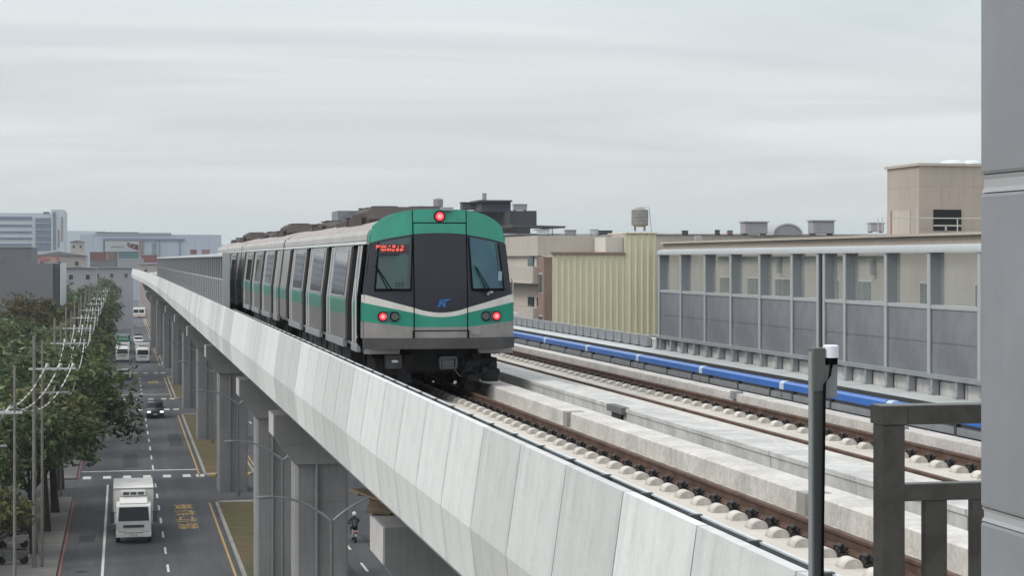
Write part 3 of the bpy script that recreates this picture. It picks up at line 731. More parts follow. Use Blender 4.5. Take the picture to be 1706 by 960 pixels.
tb(MB().box(.66, .84, yb(.7, 1.3) - .022, yb(.7, 1.3) + .02, 1.24, 1.40), 'socket_cover', mat('cover_grey', (.22, .215, .215), .45))
tb(MB().box(.04, .28, .15, .40, 3.83, 3.90), 'roof_horn', M['galv'])
# bumper and what hangs below it
bp = MB(); secs = []
for i in range(17):
    u = -1.60 + 3.2 * i / 16; y_ = yb(min(abs(u), 1.575), 1) - .05
    secs.append([(u, y_, .95), (u, y_, 1.165), (u, y_ + .5, 1.165), (u, y_ + .5, .95)])
bp.loft(secs); tb(bp, 'bumper', M['bumper'])
tb(MB().box(-1.12, -.78, .3, .6, .52, .82), 'jumper_box', M['underl'], bevel=.015)
tb(MB().ball((-.93, .29, .68), (.075, .015, .03)), 'box_plate', M['galvl'])
cp = MB(); cp.box(-.02, .36, .1, .14, .74, .78).box(-.02, .36, .1, .14, .52, .56).box(-.02, .02, .1, .14, .52, .78).box(.32, .36, .1, .14, .52, .78)
cp.box(.04, .30, .15, .9, .56, .74); cp.tube([(.3, .1, .5), (.42, .1, .36)], .012, 6)
tb(cp, 'coupler', mat('coupler_grey', (.055, .06, .07), .5), bevel=.01)
tb(MB().box(-1.2, 1.2, .75, .95, .45, .9), 'end_beam', M['under'])
random.seed(11)
for s_ in (-1, 1):
    eb = MB().box(min(s_ * .55, s_ * 1.3), max(s_ * .55, s_ * 1.3), .62, 1.4, .30, .72)
    for k in range(13):
        x = s_ * random.uniform(.62, 1.24); y = random.uniform(.42, .6); z = random.uniform(.28, .72); w = random.uniform(.05, .14); h = random.uniform(.05, .14)
        eb.box(x - w, x + w, y, y + .5, z - h, z + h)
    eb.box(s_ * .72 - .1, s_ * .72 + .1, .65, .85, .05, .5)
    eb.tube([(s_ * .7, .5, .55), (s_ * .95, .42, .25), (s_ * 1.2, .5, .62)], .025, 6)
    tb(eb, 'bogie_equipment', M['under'])
tb(MB().box(1.27, 1.33, .8, .9, .3, .36).ball((1.32, .8, .36), .035, 8, 6), 'step_bracket', M['galv'])
tb(MB().ball((.36, .4, .22), .04, 8, 6).ball((-.1, .4, .24), .022, 8, 6), 'brass_fitting', M['galvl'])

# ------------------------------------------------------------------ platform end
M['ppaint'] = mat('column_paint', (.20, .215, .238), .45, metal=.1, var=.12, scale=1.4, streak=.12, fine=.02, bump=.03)
M['steel'] = mat('railing_steel', (.085, .083, .08), .36, metal=.7, var=.35, scale=5, streak=.3, fine=.1)
M['steell'] = mat('pole_grey', (.17, .19, .20), .5)
pf = thing('platform', 'station platform end slab below the camera', 'platform', (0, 0, 1.1))
MB().box(-6, 4.72, -25, 8.6, -.35, 0).build('slab', M['slab'], pf); MB().box(-6, 4.6, -25, 8.5, -1.2, -.35).build('edge_beam', M['girder'], pf)
pc = thing('platform_column', 'grey clad column at the right edge with two horizontal grooves', 'column', (2.6, 4, 1.1))
ye = YZ(2.6, 2.6 * 3226 / 1429.0)
zz_ = [1.1 + PZ(HOR, 5) * 0 - 1.1]
def cz(py): return PZ(py, 2.6 * 3226 / 1429.0) - 1.1
levels = [(0, cz(868)), (cz(845), cz(322)), (cz(292), 4.6)]
for a, b in levels: MB().box(0, .62, ye - 4 - 1.6, ye - 4, a, b).build('cladding_panel', M['ppaint'], pc, bevel=.012)
for a, b in ((cz(868), cz(845)), (cz(322), cz(292))):
    k = MB(); h = b - a
    k.loft([[(x, y, z) for (x, y) in ((dx, ye - 5.6 + .002), (.62 - dx, ye - 5.6 + .002), (.62 - dx, ye - 4 - dx), (dx, ye - 4 - dx))] for (dx, z) in ((.004, a + .001), (.010, a + h * .3), (.010, a + h * .75), (.004, b - .001))])
    k.build('groove', mat('groove_paint', (.27, .285, .30), .5), pc)
rl_ = thing('end_railing', 'dark brushed steel railing at the platform end beside the column', 'railing', (3.06, YZ(3.1, 7.8), 1.1))
yr = 0
MB().box(0, .10, 0, .10, 0, 1.02).build('corner_post', M['steel'], rl_, bevel=.004)
MB().box(-.008, .108, -.012, .112, 1.02, 1.10).box(.108, 1.6, -.012, .10, 1.02, 1.10).build('top_rail', M['steel'], rl_, bevel=.004)
MB().box(.10, 1.6, .02, .08, .70, .772).build('cross_rail', M['steel'], rl_, bevel=.004)
for k in range(6): MB().box(.20 + k * .21, .30 + k * .21, .03, .07, 0, .70).build('baluster', M['steel'], rl_, bevel=.003)
pl = thing('camera_pole', 'slim dark square pole carrying a white capped camera before the tracks', 'pole', (2.93, YZ(2.93, 8.2), 1.1))
M['sleeve'] = mat('sleeve_grey', (.075, .08, .08), .5)
MB().box(0, .048, 0, .05, 0, 1.316).build('pole', mat('pole_dark', (.055, .062, .066), .35, metal=.3), pl, bevel=.003)
MB().box(-.008, 0, .005, .045, 0, 1.3).build('lit_side', M['steell'], pl)  # paler strip paints the light on the pole's left face
MB().box(-.003, .052, -.004, .053, 1.13, 1.318).build('upper_sleeve', M['sleeve'], pl, bevel=.003)
MB().box(.054, .112, .01, .05, 1.10, 1.25).build('bracket_plate', M['steell'], pl, bevel=.002)
MB().tube([(.085, .02, 1.245), (.085, .02, 1.275)], .030, 16).build('camera_body', M['black'], pl)
MB().tube([(.085, .02, 1.275), (.085, .02, 1.325), (.085, .02, 1.33)], [.034, .034, .028], 20).build('camera_cap', mat('white_cap', (.62, .62, .70), .4), pl, smooth=True)
MB().tube([(.085, .01, 1.245), (.07, -.008, 1.20), (.045, -.012, 1.16), (.03, -.012, .0)], .006, 6).build('cable', M['black'], pl)

# ------------------------------------------------------------------ street lamps on the median
def lamp():
    t = thing('street_lamp', '', 'street lamp', (8.2, 0, GZ + .13), group='double arm street lamps along the median')
    MB().tube([(0, 0, 0), (0, 0, .5), (0, 0, .52), (0, 0, 6.7)], [.17, .17, .09, .07], 10).build('pole', mat('lamp_grey', (.17, .18, .185), .5, metal=.3), t)
    for s in (-1, 1):
        pts = [(s * 2.3 * (k / 8) ** 1.0, 0, 6.6 + 1.05 * (1 - (1 - k / 8) ** 2)) for k in range(9)]
        a = MB().tube(pts, [.06 - .003 * k for k in range(9)], 8).build('arm', M['galv'], t)
        MB().ball((s * 2.62, 0, 7.66), (.42, .13, .07)).build('lamp_head', M['steell'], a, smooth=True)
    return t
l0 = lamp()
lz = [(75.6, 'nearest double arm street lamp in front of the widest viaduct pier'), (98.7, 'second double arm street lamp, before the narrow pier'), (136.6, 'third double arm street lamp, at the end of the brown median'),
      (176, None), (216, None), (255, None), (296, None)]
for i, (z, lab) in enumerate(lz):
    lab = lab or 'distant double arm street lamp between the far viaduct piers'; Y = YZ(8.2, z)
    if i == 0: l0.location = (8.2, Y, GZ + .13); l0['label'] = lab
    else: inst(l0, (8.2, Y, GZ + .13), 0, lab)

# ------------------------------------------------------------------ vehicles
M['vwhite'] = mat('white_paint', (.78, .785, .77), .4, coat=.3, var=.06, scale=1)
M['vgrey'] = mat('grey_plastic', (.06, .06, .065), .6)
M['vglass'] = mat('vehicle_glass', (.012, .014, .017), .12, spec=.22)
M['tyre'] = mat('tyre', (.015, .015, .015), .85)
M['lamp'] = mat('clear_lamp', (.6, .6, .58), .2, spec=.8)
M['litlamp'] = mat('lit_lamp', (.8, .8, .8), .2, emit=(1, .97, .9), estr=2.0)
M['navy'] = mat('dark_blue_paint', (.012, .014, .035), .3, coat=.5)
M['vgreen'] = mat('green_paint', (.02, .16, .10), .4)
def wheel(t, x, y, r=.45, w=.26):
    s = 1 if x > 0 else -1
    o = MB().tube([(x - w / 2, y, r), (x + w / 2, y, r)], r, 20).build('wheel', M['tyre'], t)
    MB().tube([(x + s * w / 2 - .01, y, r), (x + s * (w / 2 + .015), y, r)], r * .55, 14).build('rim', M['galv'], o)
def box_truck(label, paint, boxm, L_=5.6, h=3.15, grp=None):   # front towards -Y
    t = thing('box_truck', label, 'truck', group=grp)
    # cab with raked screen
    cab = MB(); w = 1.05
    def sec(y, z0, z1, ww): return [(-ww, y, z0), (ww, y, z0), (ww, y, z1), (-ww, y, z1)]
    prof_ = [(0.0, .45), (-.02, 1.35), (.30, 2.28), (.55, 2.38), (1.75, 2.40), (1.75, .45)]
    cab.prism(prof_, -w, w, 'x'); cab = cab.build('cab', paint, t, bevel=.07)
    MB().add([(-.92, -.035, 1.40), (.92, -.035, 1.40), (.86, .255, 2.20), (-.86, .255, 2.20), (-.92, .03, 1.40), (.92, .03, 1.40), (.86, .32, 2.20), (-.86, .32, 2.20)],
             [(0, 1, 2, 3), (7, 6, 5, 4), (0, 4, 5, 1), (1, 5, 6, 2), (2, 6, 7, 3), (3, 7, 4, 0)]).build('windscreen', M['vglass'], cab)
    for s in (-1, 1):
        MB().prism([(.25, 1.42), (.42, 2.15), (1.3, 2.15), (1.3, 1.35)], s * w - .01, s * (w + .012), 'x').build('side_window', M['vglass'], cab)
        MB().box(s * .72 - .22, s * .72 + .22, -.03, .05, .68, .84).build('headlight', M['lamp'], cab)
        m_ = MB().box(s * 1.27 - .13, s * 1.27 + .13, -.14, -.02, 1.30, 2.0).tube([(s * 1.05, .1, 1.9), (s * 1.24, -.04, 1.95)], .02, 6); m_.build('mirror', M['vgrey'], cab)
    MB().box(-.62, .62, -.045, .02, 1.0, 1.16).build('grille', M['vgrey'], cab)
    MB().box(-1.05, 1.05, -.09, .18, .42, .66).build('bumper', paint, cab, bevel=.03)
    MB().box(-.25, .25, -.105, -.085, .48, .60).build('number_plate', M['lamp'], cab)
    MB().box(-.55, .55, -.10, -.085, .66, .70).build('lower_grille', M['vgrey'], cab)
    MB().prism([(.45, 2.39), (.95, 2.62), (1.7, 2.66), (1.7, 2.39)], -.85, .85, 'x').build('roof_fairing', paint, cab, bevel=.05)
    b = MB().box(-1.22, 1.22, 1.95, 1.95 + L_, .95, h).build('cargo_box', boxm, t, bevel=.02)
    fr = MB()
    for s in (-1, 1): fr.box(s * 1.22 - .03, s * 1.22 + .015, 1.93, 1.99, .95, h)
    fr.box(-1.22, 1.22, 1.93, 1.99, h - .06, h + .01); fr.build('edge_trim', M['galv'], b)
    cu = MB().box(-.75, .75, 1.62, 1.95, 2.72, 3.02).build('cooling_unit', M['vwhite'], b, bevel=.03)
    for k in range(3): MB().box(-.62 + k * .44, -.26 + k * .44, 1.60, 1.62, 2.78, 2.95).build('grille', M['vgrey'], cu)
    MB().box(-.45, .45, 1.7, 1.95 + L_, .55, .95).build('chassis', M['vgrey'], t)
    for x in (-.92, .92):
        wheel(t, x, .95); wheel(t, x, 1.95 + L_ * .68)
    return t
tk = box_truck('white refrigerated box truck driving towards the camera in the street', M['vwhite'], mat('box_white', (.80, .80, .77), .55, var=.08, scale=1.2))
tk.location = (.70, YZ(.7, 114.6), GZ)
def car_body(label, paint, name='car', cat='car', L_=4.6, w=.92, h=1.75, van=True, lit=False, grp=None):
    t = thing(name, label, cat, group=grp)
    if van: pr = [(0, .32), (.0, .78), (.12, .98), (.75, 1.12), (1.45, h - .1), (1.9, h), (L_ - .4, h), (L_ - .02, 1.1), (L_, .35)]
    else: pr = [(0, .32), (.02, .66), (.15, .8), (1.15, .95), (1.9, h - .04), (2.3, h), (3.2, h - .03), (4.0, 1.0), (L_, .92), (L_, .35)]
    b = MB(); secs = []
    for (x, k) in ((-w, .0), (-w * .985, .5), (w * .985, .5), (w, .0)):
        pass
    def tum(z): return w * (1 - .14 * max(0, (z - .95)) / (h - .95))
    n = len(pr); v = [(-tum(z), y, z) for y, z in pr] + [(tum(z), y, z) for y, z in pr]
    b.add(v, [tuple(range(n)), tuple(reversed(range(n, 2 * n)))] + [(i, (i + 1) % n, (i + 1) % n + n, i + n) for i in range(n)])
    b = b.build('body', paint, t, bevel=.06)
    i0 = 3; (ya, za), (yb_, zb_) = pr[i0], pr[i0 + 1]
    def lerp(t_): return ya + (yb_ - ya) * t_, za + (zb_ - za) * t_
    (y1, z1), (y2, z2) = lerp(.08), lerp(.92); n_ = Vector((0, -(zb_ - za), (yb_ - ya))).normalized() * .012
    k1, k2 = tum(z1) * .9, tum(z2) * .9
    q = [(-k1, y1, z1), (k1, y1, z1), (k2, y2, z2), (-k2, y2, z2)]
    MB().add([(p[0], p[1] + n_.y, p[2] + n_.z) for p in q] + [(p[0], p[1] - n_.y * 2, p[2] - n_.z * 2) for p in q], [(0, 1, 2, 3), (7, 6, 5, 4), (0, 4, 5, 1), (1, 5, 6, 2), (2, 6, 7, 3), (3, 7, 4, 0)]).build('windscreen', M['vglass'], b)
    for s in (-1, 1):
        zt = h - .14; yy0, yy1 = pr[i0][0] + .35, (L_ - .45 if van else 3.9)
        yt0 = pr[i0 + 1][0]; yt1 = (L_ - .6 if van else 3.25)
        q = [(s * tum(1.08), yy0, 1.08), (s * tum(1.08), yy1, 1.08), (s * tum(zt), yt1, zt), (s * tum(zt), yt0, zt)]
        MB().add([(p[0] + s * .008, p[1], p[2]) for p in q] + [(p[0] - s * .03, p[1], p[2]) for p in q], [(0, 1, 2, 3), (7, 6, 5, 4), (0, 4, 5, 1), (1, 5, 6, 2), (2, 6, 7, 3), (3, 7, 4, 0)]).build('side_window', M['vglass'], b)
        MB().box(s * .68 - .18, s * .68 + .18, -.02, .12, .66, .82).build('headlight', M['litlamp'] if lit else M['lamp'], b)
        MB().ball((s * (w + .08), yy0 + .25, 1.1), (.1, .07, .08), 8, 6).build('mirror', paint, b)
        for yy in (.85, L_ - .85): wheel(t, s * (w - .12), yy, .33, .22)
    MB().box(-.5, .5, -.025, .05, .42, .56).build('grille', M['vgrey'], b)
    MB().box(-.19, .19, -.04, -.02, .44, .56).build('number_plate', M['lamp'], b)
    return t
def put(t, X, Z, rz=0): t.location = (X, YZ(X, Z), GZ); t.rotation_euler = (0, 0, rz); return t
put(car_body('dark blue van with lit headlamps crossing the second junction', M['navy'], 'van', 'van', lit=True), 3.55, 205)
put(box_truck('white lorry queued far down the street beside the piers', M['vwhite'], M['vwhite'], 5.0), 3.4, 315)
put(box_truck('white topped lorry at the left kerb, half behind the trees', M['vwhite'], M['vwhite'], 4.0), .1, 318)
put(box_truck('green lorry far down the left lane behind the white one', M['vgreen'], M['vgreen'], 5.0), .3, 352)
cars = [(3.3, 345, 'white'), (3.5, 362, 'navy'), (3.3, 382, 'white'), (3.5, 402, 'vgrey'), (.4, 385, 'white'), (.3, 270, 'vwhite')]
for i, (x, z, c) in enumerate(cars):
    m = {'white': M['vwhite'], 'navy': M['navy'], 'vgrey': M['vgrey'], 'vwhite': M['vwhite']}[c]
    lab = ['white car directly behind the queued far lorry', 'dark blue car second in line behind the far lorry', 'white car third in line behind the far lorry', 'dark grey car last in line behind the far lorry', 'white car in the left lane behind the green lorry', 'white car under the tree edge before the far junction'][i]
    put(car_body(lab, m, van=(i % 2 == 0), h=1.5 + .2 * (i % 2 == 0)), x, z)
# bus turning at the far end
bt = thing('bus', 'pale bus turning across the far end of the street', 'bus', (0, 0, 0))
bb = MB().box(-5.2, 5.2, -1.2, 1.2, .4, 3.1).build('body', M['vwhite'], bt, bevel=.12)
for k in range(6): MB().box(-4.6 + k * 1.6, -3.2 + k * 1.6, -1.215, -1.19, 1.5, 2.5).build('window', M['vglass'], bb)
MB().box(-5.2, 5.2, -1.22, -1.2, .75, 1.0).build('stripe', mat('orange_stripe', (.5, .16, .04), .5), bb)
for x in (-3.4, 3.4):
    for y in (-1.05, 1.05): MB().tube([(x, y - .12, .48), (x, y + .12, .48)], .48, 18).build('wheel', M['tyre'], bt)
bt.location = (1.6, YZ(1.6, 560), GZ)

# scooters and rider
M['skin'] = mat('skin', (.38, .22, .15), .6)
def scooter(label, paint, grp=None):          # front towards +Y
    t = thing('scooter', label, 'scooter', group=grp)
    b = MB(); b.prism([(-.75, .55), (-.8, .75), (-.45, .82), (.1, .74), (.12, .36), (.42, .34), (.55, .95), (.62, .98), (.66, .5), (.5, .26), (.0, .24), (-.45, .3)], -.16, .16, 'x')
    b.build('body', paint, t, bevel=.05)
    MB().box(-.13, .13, -.7, .1, .76, .84).build('seat', M['black'], t, bevel=.03)
    for y in (-.55, .68): MB().tube([(-.06, y, .24), (.06, y, .24)], .24, 18).build('wheel', M['tyre'], t)
    MB().tube([(-.32, .52, 1.05), (-.1, .58, 1.0), (.1, .58, 1.0), (.32, .52, 1.05)], .02, 6).tube([(0, .6, .4), (0, .56, 1.0)], .03, 6).build('handlebar', M['black'], t)
    MB().box(-.07, .07, -.84, -.78, .62, .70).build('tail_lamp', mat('tail_red', (.4, .02, .02), .3), t)
    MB().box(-.09, .09, -.83, -.80, .42, .56).build('number_plate', M['lamp'], t)
    for s in (-1, 1): MB().tube([(s * .3, .5, 1.04), (s * .34, .46, 1.2)], .008, 5).ball((s * .35, .46, 1.23), (.06, .015, .04), 8, 6).build('mirror', M['black'], t)
    return t
def rider(loc):
    pts = {'pelvis': (0, -.22, .90), 'spine': (0, -.20, 1.15), 'chest': (0, -.13, 1.36), 'neck': (0, -.10, 1.52), 'head': (0, -.06, 1.66), 'top': (0, -.06, 1.76),
           'ls': (-.19, -.12, 1.42), 'le': (-.28, .08, 1.20), 'lw': (-.29, .36, 1.10), 'lh': (-.30, .47, 1.07),
           'rs': (.19, -.12, 1.42), 're': (.28, .08, 1.20), 'rw': (.29, .36, 1.10), 'rh': (.30, .47, 1.07),
           'lp': (-.12, -.18, .90), 'lk': (-.17, .22, .86), 'la': (-.14, .20, .42), 'lf': (-.14, .36, .38),
           'rp': (.12, -.18, .90), 'rk': (.17, .22, .86), 'ra': (.14, .20, .42), 'rf': (.14, .36, .38)}
    rad = {'pelvis': .15, 'spine': .14, 'chest': .16, 'neck': .06, 'head': .10, 'top': .08, 'ls': .075, 'le': .055, 'lw': .04, 'lh': .045, 'lp': .11, 'lk': .075, 'la': .05, 'lf': .05}
    ks = list(pts); ed = [('pelvis', 'spine'), ('spine', 'chest'), ('chest', 'neck'), ('neck', 'head'), ('head', 'top')]
    for s in 'lr': ed += [('chest', s + 's'), (s + 's', s + 'e'), (s + 'e', s + 'w'), (s + 'w', s + 'h'), ('pelvis', s + 'p'), (s + 'p', s + 'k'), (s + 'k', s + 'a'), (s + 'a', s + 'f')]
    me = bpy.data.meshes.new('person'); me.from_pydata([pts[k] for k in ks], [(ks.index(a), ks.index(b)) for a, b in ed], [])
    o = bpy.data.objects.new('person', me); COL.objects.link(o)
    md = o.modifiers.new('skin', 'SKIN'); sv = me.skin_vertices[0].data
    for i, k in enumerate(ks):
        r = rad.get(k, rad.get('l' + k[1:], .08)); sv[i].radius = (r, r); sv[i].use_root = (k == 'pelvis')
    sb = o.modifiers.new('sub', 'SUBSURF'); sb.levels = 1; sb.render_levels = 2
    me.materials.append(mat('dark_clothing', (.02, .022, .035), .8)); o.location = loc
    tag(o, 'scooter rider in dark jacket and white helmet seen from behind', 'person')
    MB().ball((0, -.06, 1.70), (.135, .15, .145), 14, 10).build('helmet', M['vwhite'], o, smooth='all')
    MB().ball((0, .06, 1.66), (.09, .045, .07), 10, 8).build('face', M['skin'], o, smooth='all')
    for s in (-1, 1):
        hnd = MB()
        for k in range(4): hnd.tube([(s * (.265 + k * .022), .47, 1.09), (s * (.265 + k * .022), .54, 1.085), (s * (.265 + k * .022), .55, 1.05)], .010, 5)
        hnd.tube([(s * .25, .45, 1.07), (s * .245, .50, 1.04)], .011, 5); hnd.build('hand', M['skin'], o)
    MB().tube([(0, -.36, 1.0), (0, -.36, 1.35)], [.11, .10], 10).build('backpack', mat('grey_bag', (.10, .10, .12), .8), o)
RX = 13.87; RY = YZ(13.87, 115.6)
sc0 = scooter('scooter ridden down the far carriageway, seen beyond the widest pier', mat('scooter_paint', (.28, .29, .30), .4)); sc0.location = (RX, RY, GZ)
rider((RX, RY, GZ))
sp = [mat('scooter_grey', (.12, .125, .13), .4), mat('scooter_white', (.5, .5, .5), .4), mat('scooter_black', (.02, .02, .025), .35), mat('scooter_blue', (.03, .06, .18), .4)]
slab = ['grey parked scooter nearest the bottom left corner', 'white parked scooter on the left pavement between tree trunks', 'black parked scooter on the left pavement behind the white one', 'blue parked scooter on the left pavement under the big tree']
for i, (x, z) in enumerate(((-5.9, 106), (-6.2, 112), (-6.0, 117), (-6.4, 123))):
    s_ = scooter(slab[i], sp[i], 'scooters parked on the left pavement'); s_.location = (x, YZ(x, z), GZ + .145); s_.rotation_euler = (0, 0, pi / 2 + .2 * i)

# ------------------------------------------------------------------ trees
def leafmat(name, c1, c2, c3):
    m = bpy.data.materials.new(name); m.use_nodes = True; nt = m.node_tree; N = nt.nodes; L = nt.links; N.clear()
    o = N.new('ShaderNodeOutputMaterial'); g = N.new('ShaderNodeNewGeometry'); r = N.new('ShaderNodeValToRGB'); L.new(g.outputs['Random Per Island'], r.inputs[0])
    r.color_ramp.elements[0].color = (*c1, 1); r.color_ramp.elements[1].color = (*c3, 1); e = r.color_ramp.elements.new(.55); e.color = (*c2, 1)
    tc = N.new('ShaderNodeTexCoord'); n = N.new('ShaderNodeTexNoise'); n.inputs['Scale'].default_value = .8; L.new(tc.outputs['Object'], n.inputs['Vector'])
    mr = N.new('ShaderNodeMapRange'); L.new(n.outputs['Fac'], mr.inputs[0]); mr.inputs[1].default_value = .35; mr.inputs[2].default_value = .65; mr.inputs[3].default_value = .55; mr.inputs[4].default_value = 1.3
    vm = N.new('ShaderNodeVectorMath'); vm.operation = 'SCALE'; L.new(r.outputs[0], vm.inputs[0]); L.new(mr.outputs[0], vm.inputs['Scale'])
    d = N.new('ShaderNodeBsdfDiffuse'); t = N.new('ShaderNodeBsdfTranslucent'); L.new(vm.outputs[0], d.inputs[0]); L.new(vm.outputs[0], t.inputs[0])
    mx = N.new('ShaderNodeMixShader'); mx.inputs[0].default_value = .3; L.new(d.outputs[0], mx.inputs[1]); L.new(t.outputs[0], mx.inputs[2])
    L.new(mx.outputs[0], o.inputs[0]); return m
M['leafA'] = leafmat('leaves_deep', (.042, .064, .032), (.095, .128, .062), (.22, .26, .14))
M['leafB'] = leafmat('leaves_olive', (.060, .070, .033), (.125, .142, .064), (.25, .26, .14))
M['leafC'] = leafmat('leaves_brown', (.055, .044, .025), (.10, .080, .045), (.15, .125, .07))
M['bark'] = mat('bark', (.045, .038, .032), .95, var=.3, scale=3, bump=.4)
def tree_mesh(seed, H, R, leaf, n_cl, per, lsize, base=.33, flat_=.8):
    rnd = random.Random(seed); tr = MB(); lf = MB()
    lean = (rnd.uniform(-.3, .3), rnd.uniform(-.3, .3))
    zc = H * base; tip = (lean[0], lean[1], zc)
    tr.tube([(0, 0, -.1), (lean[0] * .4, lean[1] * .4, zc * .5), tip], [.30 * H / 10, .23 * H / 10, .19 * H / 10], 8)
    cen = (0, 0, H - R * flat_); cls = []
    for i in range(n_cl):
        for _ in range(30):
            d = Vector((rnd.gauss(0, 1), rnd.gauss(0, 1), rnd.gauss(0, 1))).normalized(); q = rnd.uniform(.35, 1.0) ** .6
            wob_ = 1 + .28 * mnoise.noise(Vector((d.x * 1.7 + seed, d.y * 1.7, d.z * 1.7)))
            p = Vector((d.x * R * q * wob_, d.y * R * q * wob_, cen[2] + d.z * R * flat_ * q * wob_ * (1.0 if d.z > 0 else .85)))
            if all((p - c[0]).length > R * .16 for c in cls): break
        cls.append((p, rnd.uniform(.16, .30) * R))
    for p, r in cls[:max(10, n_cl // 3)]:
        mid = Vector(tip).lerp(p, .5) + Vector((0, 0, -.06 * R)); tr.tube([tip, mid, p], [.11 * H / 10, .07 * H / 10, .02], 5)
    for p, r in cls:
        for k in range(per):
            d = Vector((rnd.gauss(0, 1), rnd.gauss(0, 1), rnd.gauss(0, .75))); d = d.normalized() * (rnd.random() ** .45) * r
            c = p + d; a = Vector((rnd.gauss(0, 1), rnd.gauss(0, 1), rnd.gauss(0, .6))).normalized(); b = a.orthogonal().normalized()
            b = (Matrix.Rotation(rnd.uniform(0, 6.28), 3, a) @ b); s = lsize * rnd.uniform(.6, 1.4)
            k0 = len(lf.v); lf.v += [tuple(c - a * s), tuple(c + b * s * .42), tuple(c + a * s), tuple(c - b * s * .42)]; lf.f.append((k0, k0 + 1, k0 + 2, k0 + 3)); lf.m.append(0)
    return tr, lf
def raw(mb, name, m, parent):
    me = bpy.data.meshes.new(name); me.from_pydata(mb.v, [], mb.f); me.materials.append(m); o = bpy.data.objects.new(name, me); COL.objects.link(o); o.parent = parent; return o
def tree_src(seed, H, R, leaf, n_cl=70, per=150, ls=.17, **k):
    t = thing('street_tree', '', 'tree', (0, -500, 0)); a, b = tree_mesh(seed, H, R, leaf, n_cl, per, ls, **k)
    a.build('trunk', M['bark'], t); raw(b, 'crown', M[leaf], t); return t
TS = [tree_src(1, 11.2, 6.0, 'leafA', 66, 88, .28, flat_=.56, base=.36), tree_src(2, 10.5, 4.4, 'leafB', 55, 80, .26, flat_=.55, base=.42), tree_src(3, 10.5, 4.8, 'leafA', 46, 78, .29, base=.28),
      tree_src(4, 11, 4.8, 'leafC', 60, 80, .26, base=.3), tree_src(5, 10.5, 4.6, 'leafB', 46, 78, .29, base=.3), tree_src(6, 10.5, 4.3, 'leafA', 55, 80, .25, flat_=.55, base=.42)]
used = set()
def tree(k, X, Z, sc, label, rz, grp='trees along the street', zs=None):
    src = TS[k]; Y = YZ(X, Z)
    if k not in used: used.add(k); o = src
    else: o = copy_tree(src)
    o.location = (X, Y, GZ + .1); o.rotation_euler = (0, 0, rz); o.scale = (sc, sc, zs or sc); o['label'] = label; o['group'] = grp
tree(0, -4.4, 128, .95, 'largest dark green street tree overhanging the road left of the truck', .3)
tree(1, -4.6, 119, .84, 'olive green street tree just before the largest one', 1.4)
tree(5, -5.0, 110, .80, 'dark green street tree rising from the pavement at lower left', 2.2)
tree(1, -6.9, 98, .50, 'small olive leafy tree at the bottom left corner', 4.0)
tree(5, -7.6, 108, .55, 'small leafy tree behind the bottom left corner tree', 5.0)
tree(4, -9.0, 121, .85, 'olive tree behind the pavement at the left edge', 1.0)
tree(5, -10.5, 136, .95, 'green tree left of the second utility pole', 2.6)
tree(5, -4.5, 142, 1.0, 'green street tree directly behind the largest overhanging one', 3.3)
far = [(1, -4.5, 165, .95), (0, -4.2, 178, 1.0), (2, -4.6, 191, 1.0), (1, -4.4, 205, 1.05), (0, -4.5, 220, .95), (2, -4.3, 252, 1.05), (1, -4.4, 268, 1.1), (0, -4.6, 284, 1.1), (2, -4.2, 325, 1.15), (0, -4.5, 345, 1.15), (1, -4.4, 368, 1.2), (2, -4.6, 395, 1.2), (0, -4.5, 425, 1.25), (1, -4.3, 460, 1.25), (2, -4.3, 500, 1.25)]
for i, (k, x, z, s) in enumerate(far): tree(k if k else 5, x - 1.1, z, s * .93, 'green street tree in the receding row along the left kerb', i * 1.3)
back = [(0, -13.5, 150, 1.12), (2, -18, 165, 1.15), (2, -12, 172, 1.05), (1, -14.5, 190, 1.05), (0, -20, 195, 1.2), (0, -11.5, 208, 1.0), (1, -23, 215, 1.15), (2, -13, 232, 1.1), (0, -11, 255, 1.1), (2, -17, 270, 1.1), (1, -12, 290, 1.15), (0, -13, 330, 1.15), (2, -12, 370, 1.15), (0, -16, 410, 1.2), (1, -12, 440, 1.2), (2, -24, 240, 1.1), (0, -30, 260, 1.15)]
back += [(0, -9, 310, 1.0), (2, -18, 330, 1.1), (0, -24, 350, 1.1), (2, -10, 350, 1.0), (0, -20, 385, 1.1), (2, -9.5, 400, 1.1), (0, -26, 430, 1.2), (2, -20, 460, 1.2), (1, -28, 300, 1.05)]
for i, (k, x, z, s) in enumerate(back): tree({0: 5, 1: 4, 2: 2}[k], x, z, s, 'green tree in the second row behind the power lines', i * 2.1, 'trees behind the power lines')
tree(3, *( -9.6, 228), 1.12, 'brown dry-leaved tree in front of the grey windowless building', .5, 'trees behind the power lines')
tree(3, *( -12.8, 236), 1.0, 'second brown tree, left of the tallest dry one', 2.5, 'trees behind the power lines')

